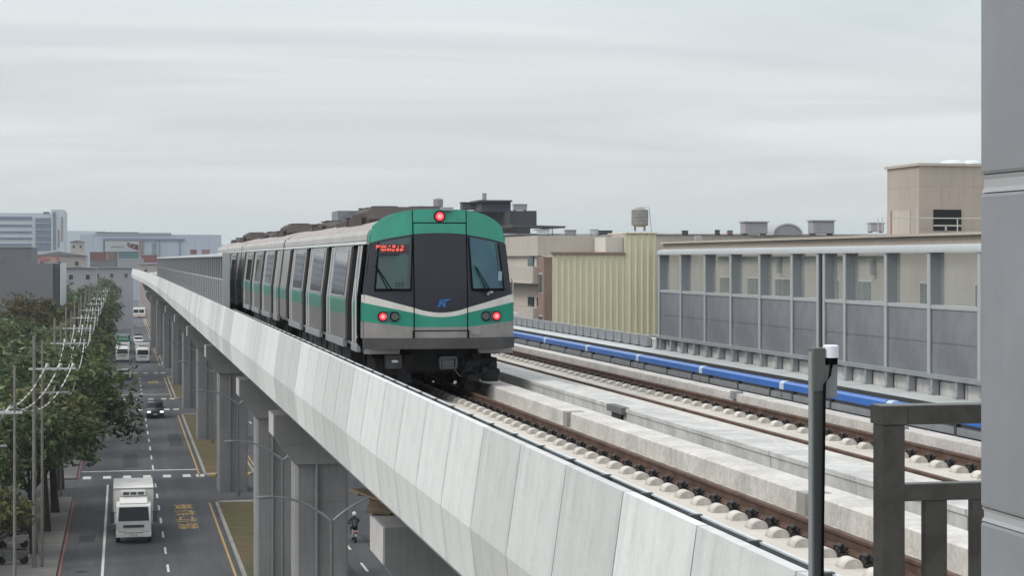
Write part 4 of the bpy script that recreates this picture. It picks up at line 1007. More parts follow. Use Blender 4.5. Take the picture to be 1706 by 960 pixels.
# ------------------------------------------------------------------ utility poles and wires
M['wpole'] = mat('utility_pole_grey', (.19, .185, .17), .8, var=.2)
M['insul'] = mat('white_insulator', (.50, .50, .48), .35)
def upole():
    t = thing('utility_pole', '', 'utility pole', group='utility poles on the left pavement')
    MB().tube([(0, 0, 0), (0, 0, 13.0)], [.13, .085], 10).build('pole', M['wpole'], t)
    MB().tube([(.42, .3, 0), (.42, .3, 12.7)], [.09, .065], 8).build('second_pole', M['wpole'], t)
    MB().box(-.3, 2.25, -.05, .05, 11.1, 11.2).build('crossarm', M['galvl'], t)
    MB().box(.3, 1.9, -.05, .05, 9.8, 9.88).build('lower_crossarm', M['galv'], t)
    for x in (.7, 1.4, 2.1):
        MB().tube([(x, 0, 11.2), (x, 0, 11.28), (x, 0, 11.30), (x, 0, 11.38), (x, 0, 11.45)], [.04, .10, .06, .11, .05], 10).build('insulator', M['insul'], t)
    MB().tube([(.9, -.1, 8.9), (.9, -.1, 9.6)], .18, 12).build('transformer', M['galv'], t)
    return t
UZ = [75, 105, 137, 167, 197, 227, 258, 290, 325, 360, 400, 440, 480]
UX = [-4.15, -4.75, -4.75, -4.8, -4.8, -4.8, -4.8, -4.8, -4.8, -4.8, -4.7, -4.6, -4.5]
ul = {0: 'nearest utility pole, whose crossarm reaches in from the left edge', 1: 'second utility pole with a bare crossarm above the big tree', 2: 'third utility pole with three white insulators'}
u0 = upole(); tops = []
for c_ in kids(u0):
    if c_.name.startswith(('transformer',)): bpy.data.objects.remove(c_)
for i, (z, x) in enumerate(zip(UZ, UX)):
    Y = YZ(x, z); lab = ul.get(i, 'distant utility pole in the receding row of poles')
    if i == 0: u0.location = (x, Y, GZ); u0['label'] = lab; u0.rotation_euler.z = pi
    else: inst(u0, (x, Y, GZ), 0, lab)
    tops.append((x, Y))
for c_ in kids(u0):
    if c_.name.startswith('pole'): c_.scale = (.62, .62, 1)
for c_ in kids(u0):
    if c_.name.startswith('second_pole'): bpy.data.objects.remove(c_)
wl = ['leftmost of the three white sleeved overhead power lines', 'middle one of the three white sleeved overhead power lines', 'rightmost of the three white sleeved overhead power lines']
for w, dx in enumerate((.7, 1.4, 2.1)):
    mb = MB(); random.seed(20 + w)
    pts0 = [(-9.0 + dx, 40, GZ + 11.45), (-5.7 - .7 + dx, tops[0][1], GZ + 11.46)] + [(x + dx, y, GZ + 11.46) for x, y in tops[1:]]
    for (a, b) in zip(pts0[:-1], pts0[1:]):
        n = 20; pr = []
        for k in range(n + 1):
            t_ = k / n; pr.append((a[0] + (b[0] - a[0]) * t_ , a[1] + (b[1] - a[1]) * t_, a[2] + (b[2] - a[2]) * t_ - 4 * 1.15 * t_ * (1 - t_)))
        mb.tube(pr, .022, 5, 0)
        for k in range(n):
            p, q = Vector(pr[k]), Vector(pr[k + 1])
            if random.random() < .85: mb.tube([p.lerp(q, .12), p.lerp(q, .5), p.lerp(q, .88)], [.028, .042, .028], 6, 1)
    o = mb.build('power_line', [M['vgrey'], M['insul']]); tag(o, wl[w], 'power line', 'white sleeved power lines')
for w, (dx, dz) in enumerate(((.5, 9.9), (1.7, 9.9))):
    mb = MB(); pts0 = [(x + dx, y, GZ + dz) for x, y in tops[1:]]
    for (a, b) in zip(pts0[:-1], pts0[1:]):
        pr = [Vector((a[0] + (b[0] - a[0]) * k / 16, a[1] + (b[1] - a[1]) * k / 16, a[2] - 4 * 1.0 * (k / 16) * (1 - k / 16))) for k in range(17)]
        mb.tube(pr, .022, 5)
        for p, q in zip(pr[:-1], pr[1:]):
            if random.random() < .6: mb.tube([p.lerp(q, .2), p.lerp(q, .5), p.lerp(q, .8)], [.03, .042, .03], 5, 1)
    tag(mb.build('power_line', [M['vgrey'], M['insul']]), ['left line of the lower pair strung under the three white power lines', 'right line of the lower pair strung under the three white power lines'][w], 'power line', 'white sleeved power lines')

# ------------------------------------------------------------------ buildings
def bld(name, label, cat='building'): return thing(name, label, cat, (0, 0, GZ))
def bp_(mb, nm, m, t, **k):
    o = mb.build(nm, m, None, **k); o.parent = t; o.matrix_parent_inverse = t.matrix_basis.inverted() if True else None; return o
def fixinv(t): return Matrix.Translation(-Vector(t.location))
def bpart(mb, nm, m, t, par=None, **k):
    o = mb.build(nm, m, None, **k); o.parent = par or t
    o.matrix_parent_inverse = fixinv(t); 
    if par: o.matrix_parent_inverse = Matrix.Identity(4); o.location = (0, 0, 0)
    return o
M['beige'] = mat('beige_wall', (.42, .385, .345), .9, var=.1, scale=.15, streak=.3, fine=.03)
M['beige2'] = mat('beige_wall_warm', (.37, .325, .285), .9, var=.12, scale=.15, streak=.3, joint=2.2, jaxis=2, jdark=.12, jw=.05)
M['cream'] = mat('cream_corrugated', (.56, .54, .385), .6, var=.06, scale=.4, streak=.22)
M['brick'] = mat('pinkish_tile', (.24, .165, .135), .9, var=.2, scale=.6, streak=.3)
M['dkroof'] = mat('dark_roof_sheet', (.045, .047, .054), .7, var=.15, scale=.3)
M['wglass'] = mat('window_glass', (.035, .045, .05), .12, spec=.8)
M['frame'] = mat('window_frame_alu', (.40, .40, .39), .5)
M['tank'] = mat('stainless_tank', (.28, .27, .26), .35, metal=.6, var=.2, scale=2)

# B1: block with cream corrugated gable
XG0, XG1 = 30.3, 38.0; ZG = 137; YG = YZ(34, ZG)
b1 = bld('apartment_block', 'beige apartment block with cream corrugated side wall beside the train')
b1.location = (34, YG, GZ); I1 = fixinv(b1)
bpart(MB().box(XG0 + .1, XG1, YG + .15, YG + 22, GZ, 3.1), 'wall', M['beige'], b1)
def corr(x0, x1, y, z0, z1, pitch=.42, d=.05):
    v = []; n = int((x1 - x0) / pitch); secs = []
    pts = []
    for k in range(n):
        a = x0 + (x1 - x0) * k / n; w = (x1 - x0) / n
        pts += [(a, y), (a + w * .55, y), (a + w * .65, y - d), (a + w * .9, y - d)]
    pts += [(x1, y), (x1, y + .1), (x0, y + .1)]
    return MB().prism(pts, z0, z1, 'z')
xa = XG0; xb = P(1045, ZG)[0]
xm = XG0 + (XG1 - XG0) * (1045 - 917) / (1100 - 917)
bpart(corr(XG0, xm, YG, GZ, 3.2), 'corrugated_wall', M['cream'], b1)
bpart(corr(xm, XG1, YG - .1, GZ, 4.7), 'corrugated_wall', M['cream'], b1)
bpart(MB().box(XG0 - .1, xm, YG - .15, YG + .2, 3.2, 3.36), 'coping', M['brick'], b1)
bpart(MB().box(xm, XG1 + .1, YG - .22, YG + 5, 4.7, 4.78), 'coping', M['cream'], b1)
bpart(MB().box(xm + .05, XG1, YG + .05, YG + 5, 3.1, 4.7), 'stair_head', M['beige'], b1)
bpart(MB().box(XG0 - .2, xm, YG + 4, YG + 17, 3.1, 4.6), 'penthouse', M['beige'], b1)
bpart(MB().box(xm - 1.3, xm - .0, YG + .6, YG + 3.9, 3.36, 4.45), 'white_screen', mat('pale_screen', (.5, .48, .44), .8), b1)
# street side bays
bay = MB()
for k in range(5):
    z1 = 3.05 - k * 3.05
    bay.box(XG0 - .95, XG0 + .1, YG + 2.2, YG + 22, z1 - 1.9, z1 - .75)
    bay.box(XG0 - 1.1, XG0 + .1, YG + 2.0, YG + 22, z1 - 2.0, z1 - 1.9)
bpart(bay, 'balcony', M['beige'], b1)
bpart(MB().box(XG0 - .6, XG0 + .05, YG + .1, YG + 2.1, GZ, 3.0), 'tiled_bay', M['brick'], b1)
for k in range(4):
    z1 = 3.05 - k * 3.05
    w = bpart(MB().box(XG0 - .02, XG0 + .15, YG + 3.0, YG + 5.2, z1 - .72, z1 - .02).box(XG0 - .02, XG0 + .15, YG + 6.6, YG + 8.4, z1 - .72, z1 - .02), 'window', M['wglass'], b1)
    w = bpart(MB().box(XG0 - .63, XG0 - .5, YG + .5, YG + 1.7, z1 - 2.7, z1 - 1.2), 'window', M['frame'], b1)
    bpart(MB().box(XG0 - .66, XG0 - .62, YG + .58, YG + 1.62, z1 - 2.6, z1 - 1.3), 'pane', M['wglass'], b1, w)
    bpart(MB().box(XG0 - .3, XG0 + .16, YG + .35, YG + 2.0, z1 - 2.7, z1 - 1.2), 'reveal', M['vgrey'], b1)
    bpart(MB().box(XG0 + .3, XG0 + 2.6, YG + .06, YG + .14, z1 - 2.2, z1 - .9), 'window', M['wglass'], b1) if False else None
# B2: long beige block behind the barrier with roof tower
XF = 38.2; y0 = YZ(XF, 46); y1 = YG + 18
b2 = bld('apartment_block', 'long brownish beige block behind the near noise barrier with roof tower'); b2.location = (45, y0, GZ)
YB2 = YZ(XF, 137)
bpart(MB().box(XF, XF + 16, y0, YB2 - .3, GZ, 3.95), 'wall', M['beige2'], b2)
bpart(MB().box(XF - .25, XF + 16.2, y0, YB2 - .4, 3.95, 4.08), 'coping', M['beige'], b2)
bpart(MB().box(XF - .35, XF, YZ(XF, 96), YZ(XF, 124), 3.0, 3.12), 'ledge', M['beige'], b2)
for z in (98, 104.5, 112, 120): bpart(MB().box(XF - .25, XF + .0, YZ(XF, z), YZ(XF, z) + .3, 2.0, 3.0), 'ledge_post', M['vgrey'], b2)
i_ = 0
for z in (121, 115.5, 110.5, 103, 98.5, 90, 84, 76):
    Y = YZ(XF, z)
    for zz_ in (1.0, -2.2, -5.3):
        w = bpart(MB().box(XF - .04, XF + .05, Y, Y + 2.7, zz_ - .75, zz_ + .75), 'window', M['frame'], b2)
        bpart(MB().box(XF - .06, XF - .03, Y + .1, Y + 1.3, zz_ - .65, zz_ + .65).box(XF - .06, XF - .03, Y + 1.4, Y + 2.6, zz_ - .65, zz_ + .65), 'pane', M['wglass'], b2, w)
# roof tower
xt = P(1531, 99)[0]; yt = P(1531, 99)[1]; yl_ = None
ZL = xt * 3226 / (1478 - 203.0); yL = YZ(xt, ZL)
tz = PZ(276, 99)
tw = bpart(MB().box(xt, xt + 9, yt, yL, 4.08, tz), 'roof_tower', M['beige2'], b2)
bpart(MB().box(xt - .12, xt + 9.1, yt - .12, yL + .12, tz, tz + .14), 'tower_coping', M['beige'], b2)
bpart(MB().box(xt - .03, xt + .02, yt + 1.1, yL - .7, 4.1, PZ(350, 100)), 'tower_door', M['beige'], b2)
bpart(MB().box(xt - .05, xt + .0, yL - .75, yL - .55, 4.1, PZ(350, 100)), 'door_shadow_gap', M['brick'], b2)
cx0 = P(1557, 99)[0]; cx1 = P(1608, 99)[0]
w = bpart(MB().box(cx0, cx1, yt - .03, yt + .05, PZ(384, 99), PZ(349, 99)), 'window', M['vglass'], b2)
bpart(MB().box(cx0 - .0, cx1, yt - .07, yt - .03, PZ(377, 99), PZ(374.5, 99)).box((cx0 + cx1) / 2 - .15, (cx0 + cx1) / 2 - .05, yt - .07, yt - .03, PZ(384, 99), PZ(376, 99)), 'window_bar', M['frame'], b2, w)
bpart(MB().tube([(xt - 2, yt - 1.2, 4.95), (xt + 8, yt - 1.2, 4.95)], .03, 6).tube([(xt - .6, yt - 1.2, 4.08), (xt - .6, yt - 1.2, 5.4)], .03, 6).tube([(xt + 1.6, yt - 1.2, 4.08), (xt + 1.6, yt - 1.2, 4.95)], .03, 6), 'roof_railing', M['frame'], b2)
for (px, s, py) in ((1587, .8, 271), (1618, .6, 272)):
    x, y = P(px, 101); o = MB().ball((x, y, tz + .1), (s, s, .32), 14, 8).build('roof_vent', M['galvl'], smooth='all'); tag(o, 'low pale dome vent on the beige roof tower, ' + ('larger left one' if s > .7 else 'smaller right one by the column'), 'roof vent')
# low block behind (continuous roofline)
b3 = bld('apartment_block', 'low beige roofline filling the gap between cream wall and roof tower'); x, y = P(1110, 165); b3.location = (x, y, GZ)
x2, y2 = P(1500, 165)
bpart(MB().box(x - 1, x2 + 4, y, y + 14, GZ, PZ(391, 165)), 'wall', M['beige'], b3)
bpart(MB().box(x - 1.1, x2 + 4.1, y - .15, y + .15, PZ(391, 165), PZ(389, 165)), 'coping', mat('pale_coping', (.5, .48, .46), .8), b3)
x, y = P(853, 190); x2, y2 = P(1060, 190)
b4 = bld('apartment_block', 'beige roofline with white roof sheets just right of the train top'); b4.location = (x, y, GZ)
bpart(MB().box(x - 6, x2 + 1, y, y + 10, GZ, PZ(392, 190)), 'wall', M['beige'], b4)
bpart(MB().box(x - 6, x2 + 1, y - .3, y + .3, PZ(392, 190), PZ(389, 190)), 'coping', M['galvl'], b4)
# roof things
def rooftop(name, label, cat, px, py_top, py_base, wpx, Z, kind, m):
    x, y = P(px, Z); w = wpx * Z / F / 2; z0, z1 = PZ(py_base, Z), PZ(py_top, Z)
    t = thing(name, label, cat, (x, y, z0)); h = z1 - z0
    if kind == 'tank':
        MB().tube([(0, 0, h * .18), (0, 0, h * .25), (0, 0, h * .9), (0, 0, h)], [w * .6, w, w, w * .35], 18).build('drum', m, t, smooth=True)
        l = MB()
        for k in range(4): l.tube([(w * .8 * cos(k * pi / 2 + .4), w * .8 * sin(k * pi / 2 + .4), 0), (w * .8 * cos(k * pi / 2 + .4), w * .8 * sin(k * pi / 2 + .4), h * .25)], w * .06, 5)
        l.build('stand', M['vgrey'], t)
        b = MB()
        for q in (.35, .5, .65, .8): b.tube([(0, 0, h * q - .02), (0, 0, h * q + .02)], w * 1.03, 18)
        b.build('hoop', M['galv'], t)
    elif kind == 'unit':
        MB().box(-w, w, -w * .6, w * .6, h * .1, h * .92).build('casing', m, t, bevel=.04)
        MB().box(-w * 1.1, w * 1.1, -w * .7, w * .7, h * .92, h).build('lid', m, t)
        for q in (-1, 1): MB().box(q * w * .8 - w * .1, q * w * .8 + w * .1, -w * .5, w * .5, 0, h * .1).build('foot', M['vgrey'], t)
    elif kind == 'arch':
        n = 12; MB().prism([(w * cos(pi * k / n), h * sin(pi * k / n)) for k in range(n + 1)], -w * .8, w * 2).build('vault', m, t)
        MB().prism([(w * 1.04 * cos(pi * k / n), h * 1.06 * sin(pi * k / n)) for k in range(n + 1)] + [(w * .94 * cos(pi * k / n), h * .92 * sin(pi * k / n)) for k in range(n, -1, -1)], -w * .85, -w * .8).build('rim', M['galvl'], t)
    return t
M['unit'] = mat('unit_grey', (.30, .30, .33), .6, var=.1)
rooftop('water_tank', 'round steel water tank on the stand above the cream wall', 'water tank', 1066, 346, 385, 28, 139, 'tank', M['tank'])
o = MB(); x, y = P(1088, 139); o.tube([(x - .1, y, 4.7), (x - .3, y, PZ(345, 139))], .03, 5).tube([(x - .3, y, PZ(345, 139)), (x - 1.1, y, PZ(346, 139))], .02, 5); tag(o.build('roof_mast', M['frame']), 'thin bent mast beside the steel tank above the cream wall', 'mast')
rooftop('water_tank', 'small pale water tank above the green brow of the train', 'water tank', 730, 330, 349, 16, 188, 'tank', M['tank'])
rooftop('cooling_unit', 'left grey roof cooling box next to the arched roof', 'cooling unit', 1256, 369, 392, 40, 160, 'unit', M['unit'])
rooftop('cooling_unit', 'right grey roof cooling box beyond the arched roof', 'cooling unit', 1368, 367, 392, 38, 160, 'unit', M['unit'])
rooftop('arched_roof', 'low grey arched roof between two cooling boxes', 'arched roof', 1305, 373, 392, 52, 163, 'arch', M['unit'])
rooftop('air_conditioner', 'slatted roof air conditioner left of the beige tower', 'air conditioner', 1459, 371, 388, 24, 128, 'unit', M['unit'])
sm = [(1008, 386, 22, 185, 'dark'), (990, 384, 14, 185, 'pale'), (950, 385, 18, 185, 'grey'), (1141, 386, 10, 160, 'dark'), (1163, 404, 12, 135, 'grey'), (905, 384, 20, 185, 'pale'), (1195, 385, 8, 160, 'dark'), (1216, 386, 9, 160, 'brown')]
cl = {'dark': M['vgrey'], 'pale': M['galvl'], 'grey': M['unit'], 'brown': M['brick']}
pos = ['far right of the train', 'nearer the cream wall', 'midway from train to cream wall', 'right of the cream wall', 'below the roofline behind the barrier', 'closest to the train top', 'left of the grey cooling boxes', 'just left of the first cooling box']
for i, (px, py, w, Z, c) in enumerate(sm):
    rooftop('air_conditioner', f'small {c} roof unit on the beige roofline, {pos[i]}', 'air conditioner', px, py - 2, 392, w, Z, 'unit', cl[c])
x, y = P(1470, 127); tag(MB().tube([(x, y, 4), (x, y, PZ(361, 127))], .03, 5).tube([(x + .35, y, 4), (x + .35, y, PZ(361, 127))], .03, 5).tube([(x - .3, y, 4), (x - .3, y, PZ(363, 127))], .03, 5).build('roof_mast', M['frame']), 'cluster of thin upright rods left of the roof tower', 'mast')
# dark building behind the train
b5 = bld('dark_roof_building', 'dark grey building with flat roof additions rising behind the train'); x, y = P(563, 190); b5.location = (x, y, GZ)
def dbx(pa, pb, ta, tb_, Z, nm, m, dd=6):
    xa, ya = P(pa, Z); xb_, _ = P(pb, Z); bpart(MB().box(xa, xb_, ya - (P(pa, Z)[1] - P(563, 190)[1]) * 0, ya + dd, PZ(tb_, Z), PZ(ta, Z)), nm, m, b5)
dbx(563, 640, 351, 700, 198, 'wall', M['nbpanel']); dbx(600, 896, 350, 700, 194, 'wall', M['dkroof'], 10)
dbx(802, 853, 336, 352, 192, 'roof_room', mat('blue_grey_sheet', (.065, .075, .10), .6), 4); dbx(798, 856, 333, 336, 191, 'roof_sheet', M['vgrey'], 5)
dbx(850, 896, 351, 378, 189, 'side_room', M['dkroof'], 5)
xa, ya = P(853, 187); xb_, _ = P(946, 187)
bpart(MB().prism([(xa, PZ(374, 187)), (xb_, PZ(376.5, 187)), (xb_, PZ(379.5, 187)), (xa, PZ(379, 187))], ya, ya + 5), 'canopy', M['vgrey'], b5)
bpart(MB().prism([(xb_ - 2.2, PZ(381.5, 187)), (xb_, PZ(376, 187)), (xb_, PZ(378, 187)), (xb_ - 2.4, PZ(383, 187))], ya - .2, ya + 4), 'canopy', M['vgrey'], b5)
for px in (866, 920): x, y = P(px, 187); bpart(MB().tube([(x, y, PZ(379, 187)), (x, y, PZ(392, 187))], .05, 5), 'canopy_post', M['vgrey'], b5)
rooftop('air_conditioner', 'white bulky roof unit at the right end of the dark roof', 'air conditioner', 866, 340, 351, 22, 190, 'unit', M['unit'])
rooftop('air_conditioner', 'pale square roof unit above the dark room behind the train', 'air conditioner', 807, 322, 335, 7, 193, 'unit', M['galv'])
rooftop('air_conditioner', 'low dark roof unit left of the dark roof room', 'air conditioner', 785, 337, 351, 34, 196, 'unit', M['vgrey'])
rooftop('air_conditioner', 'dark roof unit on the grey wall left of the train roof', 'air conditioner', 610, 347, 352, 24, 197, 'unit', M['vgrey'])
# lower blocks beyond, right carriageway side
b6 = bld('apartment_block', 'plain grey block mostly hidden behind the train'); x, y = P(600, 230); b6.location = (x, y, GZ)
bpart(MB().box(26, 60, 215, 330, GZ, 1.0), 'wall', M['nbpanel'], b6)

# ---- left side buildings
M['gwall'] = mat('grey_render', (.155, .158, .17), .9, var=.06, scale=.1, streak=.12)
M['mwhite'] = mat('white_cladding', (.46, .49, .54), .6, var=.05, scale=.05)
M['mblue'] = mat('blue_band_glass', (.13, .16, .22), .25, spec=.8)
Z = 260
b7 = bld('windowless_building', 'plain grey windowless building rising behind the left trees'); x0, y0_ = P(-140, Z); x1, _ = P(88, Z); xm_, _ = P(52, Z); b7.location = (x0, y0_, GZ)
yy = P(50, Z)[1]
bpart(MB().box(x0, x1, yy, yy + 25, GZ, PZ(439, Z)), 'wall', M['gwall'], b7)
bpart(MB().box(x0, xm_, yy + .1, yy + 20, PZ(439, Z) + .0, PZ(412, Z)), 'upper_storey', M['gwall'], b7)
bpart(MB().box(x1, P(100, Z)[0], yy + .3, yy + 25, GZ, PZ(439.5, Z)), 'dark_corner_strip', M['vgrey'], b7)
bpart(MB().box(P(100, Z)[0], P(101.5, Z)[0], yy, yy + 25, GZ, PZ(439, Z)), 'corner_trim', M['mwhite'], b7)
bpart(MB().box(x0, P(5, Z)[0], yy - .02, yy + .12, PZ(436, Z), PZ(425, Z)), 'window', M['mblue'], b7)
bpart(MB().box(x0, xm_ + .1, yy - .0, yy + 20, PZ(412, Z), PZ(411, Z)), 'coping', M['frame'], b7)
Z = 620
b8 = bld('office_building', 'white modern office building with grey-blue window bands at the left edge'); yy = P(40, Z)[1]; b8.location = (P(40, Z)[0], yy, GZ)
def b8x(pa, pb, ta, tb_, nm, m, d0=0, d1=30): return bpart(MB().box(P(pa, Z)[0], P(pb, Z)[0], yy - d0, yy + d1, PZ(tb_, Z), PZ(ta, Z)), nm, m, b8)
bpart(MB().box(P(-160, Z)[0], P(85, Z)[0], yy, yy + 40, GZ, PZ(355, Z)), 'wall', M['mwhite'], b8)
b8x(85, 106, 349, 700, 'stair_tower', M['mwhite'], .5, 40)
b8x(59, 84, 363, 417, 'curtain_wall', M['mblue'], .3, 1)
b8x(-160, 53, 361, 366, 'window_band', M['mblue'], .3, 1)
for t_ in (374, 385, 395.5, 406): b8x(-160, 53, t_, t_ + 3.4, 'window_band', M['mblue'], .3, 1)
for t_ in (371, 382, 392, 403): b8x(59, 84, t_, t_ + 2, 'spandrel', mat('spandrel', (.24, .28, .34), .5), .5, 1)
b8x(88, 89.5, 353, 416, 'slot_window', M['mblue'], .8, 1); b8x(91, 92.5, 353, 416, 'slot_window', M['mblue'], .8, 1)
b8x(72, 82, 353, 355, 'roof_plant', M['vgrey'], .2, 3)
def glyph_col(px, pa, pb, n, nm):
    mb = MB(); random.seed(px)
    for k in range(n):
        za = PZ(pa + (pb - pa) * (k + .15) / n, Z); zb_ = PZ(pa + (pb - pa) * (k + .85) / n, Z); x = P(px, Z)[0]
        mb.box(x - .3, x + .3, yy - .62, yy - .52, zb_, zb_ + .12); mb.box(x - .3, x + .3, yy - .62, yy - .52, za - .12, za)
        mb.box(x - .07, x + .07, yy - .62, yy - .52, zb_ + .13, za - .13); mb.box(x - .3, x - .18, yy - .62, yy - .52, zb_ + .13, (za + zb_) / 2)
    bpart(mb, nm, mat('sign_brown', (.16, .08, .07), .7), b8)
glyph_col(97.5, 382, 412, 6, 'sign_writing'); glyph_col(103, 361, 402, 8, 'sign_writing')
Z = 800
b9 = bld('warehouse', 'wide pale blue-grey warehouse with dark roof edge in the hazy distance'); yy = P(240, Z)[1]; b9.location = (P(240, Z)[0], yy, GZ)
def b9x(pa, pb, ta, tb_, nm, m, d0=0, d1=30): return bpart(MB().box(P(pa, Z)[0], P(pb, Z)[0], yy - d0, yy + d1, PZ(tb_, Z), PZ(ta, Z)), nm, m, b9)
M['wh'] = mat('pale_sheet', (.36, .41, .48), .6, var=.06, scale=.03, joint=6, jaxis=0, jdark=.12, jw=.5)
b9x(134, 370, 391, 700, 'wall', M['wh']); b9x(157, 285, 388.5, 391, 'roof_edge', M['mwhite'], .4)
b9x(160, 231, 387, 388.6, 'roof_edge', M['vgrey'], .6); b9x(231, 286, 388, 389.2, 'roof_edge', M['unit'], .6)
b9x(172, 308, 397.5, 401, 'dark_band', M['mblue'], .5, 1); b9x(172.5, 174, 401, 419, 'corner_post', M['vgrey'], .5, 1)
b9x(175, 232, 402, 419, 'sign_board', mat('sign_pale', (.34, .36, .38), .7), .5, 1)
b9x(233, 239, 400, 428, 'brown_pier', mat('brown_pier', (.17, .12, .11), .8), .6, 1); b9x(254, 260, 405, 424, 'green_window', mat('green_window', (.12, .19, .17), .4), .4, 1)
for px in (265, 299): b9x(px, px + 1.4, 400, 430, 'wall_joint', M['mblue'], .4, 1)
mb = MB(); random.seed(5)
for k in range(46):
    px = 212 + 17 * random.random() ** .7; py = 403 + (px - 212) * .35 + random.uniform(0, 7); x = P(px, Z)[0]; z = PZ(py, Z); s = random.uniform(.2, .6)
    mb.box(x - s, x + s, yy - .62, yy - .52, z - s * .6, z + s * .6)
bpart(mb, 'sign_splash', mat('sign_red', (.30, .08, .07), .7), b9)
mb = MB()
for k in range(9):
    px = 186 + k * 2.4; x = P(px, Z)[0]; mb.box(x - .22, x + .1, yy - .62, yy - .52, PZ(412, Z), PZ(409.5 - (k % 2), Z)); mb.box(x - .22, x + .26, yy - .62, yy - .52, PZ(412.2, Z), PZ(411.4, Z))
bpart(mb, 'sign_writing', M['unit'], b9)
# small houses and stacked containers before the warehouse
def simple(name, label, cat, pa, pb, ta, Z, m, roof=None, dd=12, base=None, rp=3):
    xa, ya = P(pa, Z); xb_, _ = P(pb, Z); t = thing(name, label, cat, ((xa + xb_) / 2, ya, GZ)); h = PZ(ta, Z) - GZ; w = (xb_ - xa) / 2
    z0 = 0
    MB().box(-w, w, 0, dd, z0, h).build('wall', m, t)
    if roof: MB().prism([(-w - .3, h), (w + .3, h), (0, h + rp * Z / F)], -.4, dd + .4).build('roof', roof, t)
    n = max(2, int(w / 1.5)); 
    for k in range(n):
        x = -w + (k + .5) * 2 * w / n; wn = MB().box(x - .5, x + .5, -.06, .02, h - 2.4, h - 1.2).build('window', M['frame'], t)
        MB().box(x - .42, x + .42, -.08, -.05, h - 2.3, h - 1.3).build('pane', M['wglass'], wn)
    return t
M['rroof'] = mat('grey_sheet_roof', (.17, .18, .20), .6, var=.2, scale=.2); M['pinkw'] = mat('pale_pink_wall', (.36, .31, .30), .8, streak=.3)
simple('house', 'pale gabled shed with red sign left of the warehouse', 'house', 55, 142, 426, 430, M['pinkw'], M['rroof'], 25, rp=7)
simple('house', 'low grey flat house between the gabled shed and the viaduct end', 'house', 104, 160, 447, 380, M['unit'], M['rroof'], 18, rp=3)
simple('house', 'small pale house under the hill left of the warehouse', 'house', 117, 140, 403, 700, M['beige'], M['rroof'], 14)
simple('house', 'long low house behind the viaduct end', 'house', 150, 222, 447, 470, M['unit'], M['rroof'], 12, rp=2)
simple('house', 'low pale house at the far right foot of the warehouse', 'house', 232, 275, 441, 560, M['pinkw'], M['rroof'], 12, rp=2)
tag(MB().box(P(61, 428)[0], P(98, 428)[0], P(80, 428)[1], P(80, 428)[1] + .3, PZ(436.5, 428), PZ(427, 428)).build('sign_board', mat('faded_red_sign', (.28, .09, .09), .8, col2=(.36, .25, .24), scale=.6)), 'faded red and white sign board on the gabled shed', 'sign')
def container(pa, pb, ta, tb_, Z, m, label):
    xa, ya = P(pa, Z); xb_, _ = P(pb, Z); t = thing('shipping_container', label, 'container', ((xa + xb_) / 2, ya, PZ(tb_, Z))); w = (xb_ - xa) / 2; h = PZ(ta, Z) - PZ(tb_, Z)
    mb = MB(); pts = []; n = max(6, int(w * 2 / .6))
    for k in range(n):
        a = -w + 2 * w * k / n; q = 2 * w / n; pts += [(a, 0), (a + q * .5, 0), (a + q * .5, -.08), (a + q, -.08)]
    pts += [(w, 2.4), (-w, 2.4)]; mb.prism(pts, .12, h - .12, 'z'); mb.build('shell', m, t)
    MB().box(-w - .05, w + .05, -.12, 2.5, 0, .12).box(-w - .05, w + .05, -.12, 2.5, h - .12, h).build('frame', m, t)
    return t
cr_, ct, co = mat('container_red', (.23, .075, .07), .7, var=.15), mat('container_teal', (.08, .17, .16), .7, var=.15), mat('container_brown', (.20, .13, .10), .7)
container(150, 178, 420, 434, 640, cr_, 'dark red shipping container, leftmost in the distant stack'); container(179, 196, 420, 434, 641, co, 'brown shipping container between the red and teal ones')
container(197, 231, 420, 431, 640, ct, 'teal shipping container before the warehouse'); container(236, 262, 425, 438, 640, cr_, 'dark red shipping container right of the teal one')
container(317, 328, 416, 424, 700, cr_, 'small bright red container above the far barrier'); container(150, 196, 434, 447, 638, M['rroof'], 'grey container at the bottom of the distant stack')
container(197, 240, 431.5, 447, 638, M['unit'], 'pale container under the teal one'); container(336, 350, 416, 424, 700, mat('container_pink', (.28, .16, .16), .7), 'faded pink container beside the train roof')
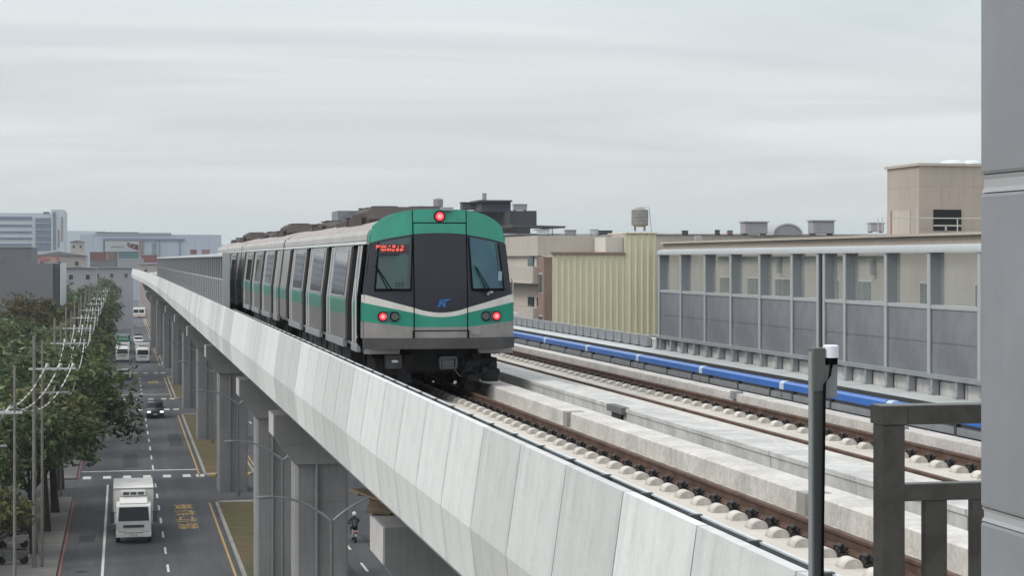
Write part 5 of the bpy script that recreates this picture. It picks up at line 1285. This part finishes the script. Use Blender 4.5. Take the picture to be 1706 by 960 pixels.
# street-side shops hidden under the trees
shops = [(-9.5, -24, 100, 128, -8.6, 'beige2', 'low brownish shop with red awning at the left edge'), (-9.5, -26, 130, 139, -7.5, 'gwall', 'grey shop house behind the left trees'), (-9.5, -24, 153, 180, -7.4, 'pinkw', 'pale pink shop house glimpsed between the trees'), (-9.5, -28, 182, 214, -8.2, 'gwall', 'long grey shop house under the power lines'), (-9.0, -26, 318, 400, -7.5, 'beige', 'far beige shop row beyond the last junction')]
for (xa, xb_, ya, yb2, zt, m, lab) in shops:
    t = thing('shop_house', lab, 'building', (xa, ya, GZ)); 
    MB().box(xb_ - xa, 0, 0, yb2 - ya, 0, zt - GZ).build('wall', M[m], t)
    MB().prism([(xb_ - xa - .3, zt - GZ), (.3, zt - GZ), ((xb_ - xa) / 2, zt - GZ + 1.4)], -.3, yb2 - ya + .3).build('roof', M['rroof'], t)
    n = int((yb2 - ya) / 4)
    for k in range(n):
        y = (k + .5) * (yb2 - ya) / n
        w = MB().box(-.02, .06, y - 1.2, y + 1.2, .3, 2.6).build('shopfront', M['frame'], t); MB().box(.06, .09, y - 1.1, y + 1.1, .4, 2.5).build('pane', M['wglass'], w)
        w = MB().box(-.02, .06, y - 1, y + 1, 3.7, 5.0).build('window', M['frame'], t); MB().box(.06, .09, y - .9, y + .9, 3.8, 4.9).build('pane', M['wglass'], w)
    MB().prism([(0, 3.3), (1.6, 2.8), (1.6, 2.74), (0, 3.2)], .5, yb2 - ya - .5).build('awning', mat('awning', (.25, .04, .04), .7) if 'red' in lab else M['galv'], t)
# low wall and planters at lower left
tag(MB().box(-8.25, -8.0, 82, 99, GZ + .1, GZ + 1.3).box(-8.3, -7.95, 81.9, 99.1, GZ + 1.3, GZ + 1.38).build('garden_wall', M['pave']), 'low pale garden wall along the left pavement', 'wall')

# hill on the horizon
hp = MB(); n = 60; v = []; f = []
for i in range(n + 1):
    px = -700 + 2900 * i / n; x, y = P(px, 4200)
    h = 66 + 10 * mnoise.noise(Vector((i * .13, 3, 0))) + 5 * mnoise.noise(Vector((i * .5, 1, 0))) - max(0, px - 170) * .14 - max(0, 100 - px) * .03
    v += [(x, y, h), (x, y - 500, GZ - 5), (x, y + 500, GZ - 5)]
for i in range(n):
    a = i * 3; f += [(a + 1, a + 4, a + 3, a), (a, a + 3, a + 5, a + 2)]
struct(hp.add(v, f).build('hill', mat('hill_green', (.05, .085, .09), .95, var=.3, scale=.01), smooth='all'))
# air
hzm = bpy.data.materials.new('haze'); hzm.use_nodes = True; n_ = hzm.node_tree.nodes; n_.clear()
o_ = n_.new('ShaderNodeOutputMaterial'); pv_ = n_.new('ShaderNodeVolumePrincipled'); pv_.inputs['Color'].default_value = (.80, .90, .97, 1)
pv_.inputs['Density'].default_value = .00019; pv_.inputs['Anisotropy'].default_value = .2
hzm.node_tree.links.new(pv_.outputs[0], o_.inputs['Volume'])
hb = MB().box(-3050, 3050, -350, 5550, GZ - 1.5, 90).build('haze', hzm); struct(hb, 'stuff')
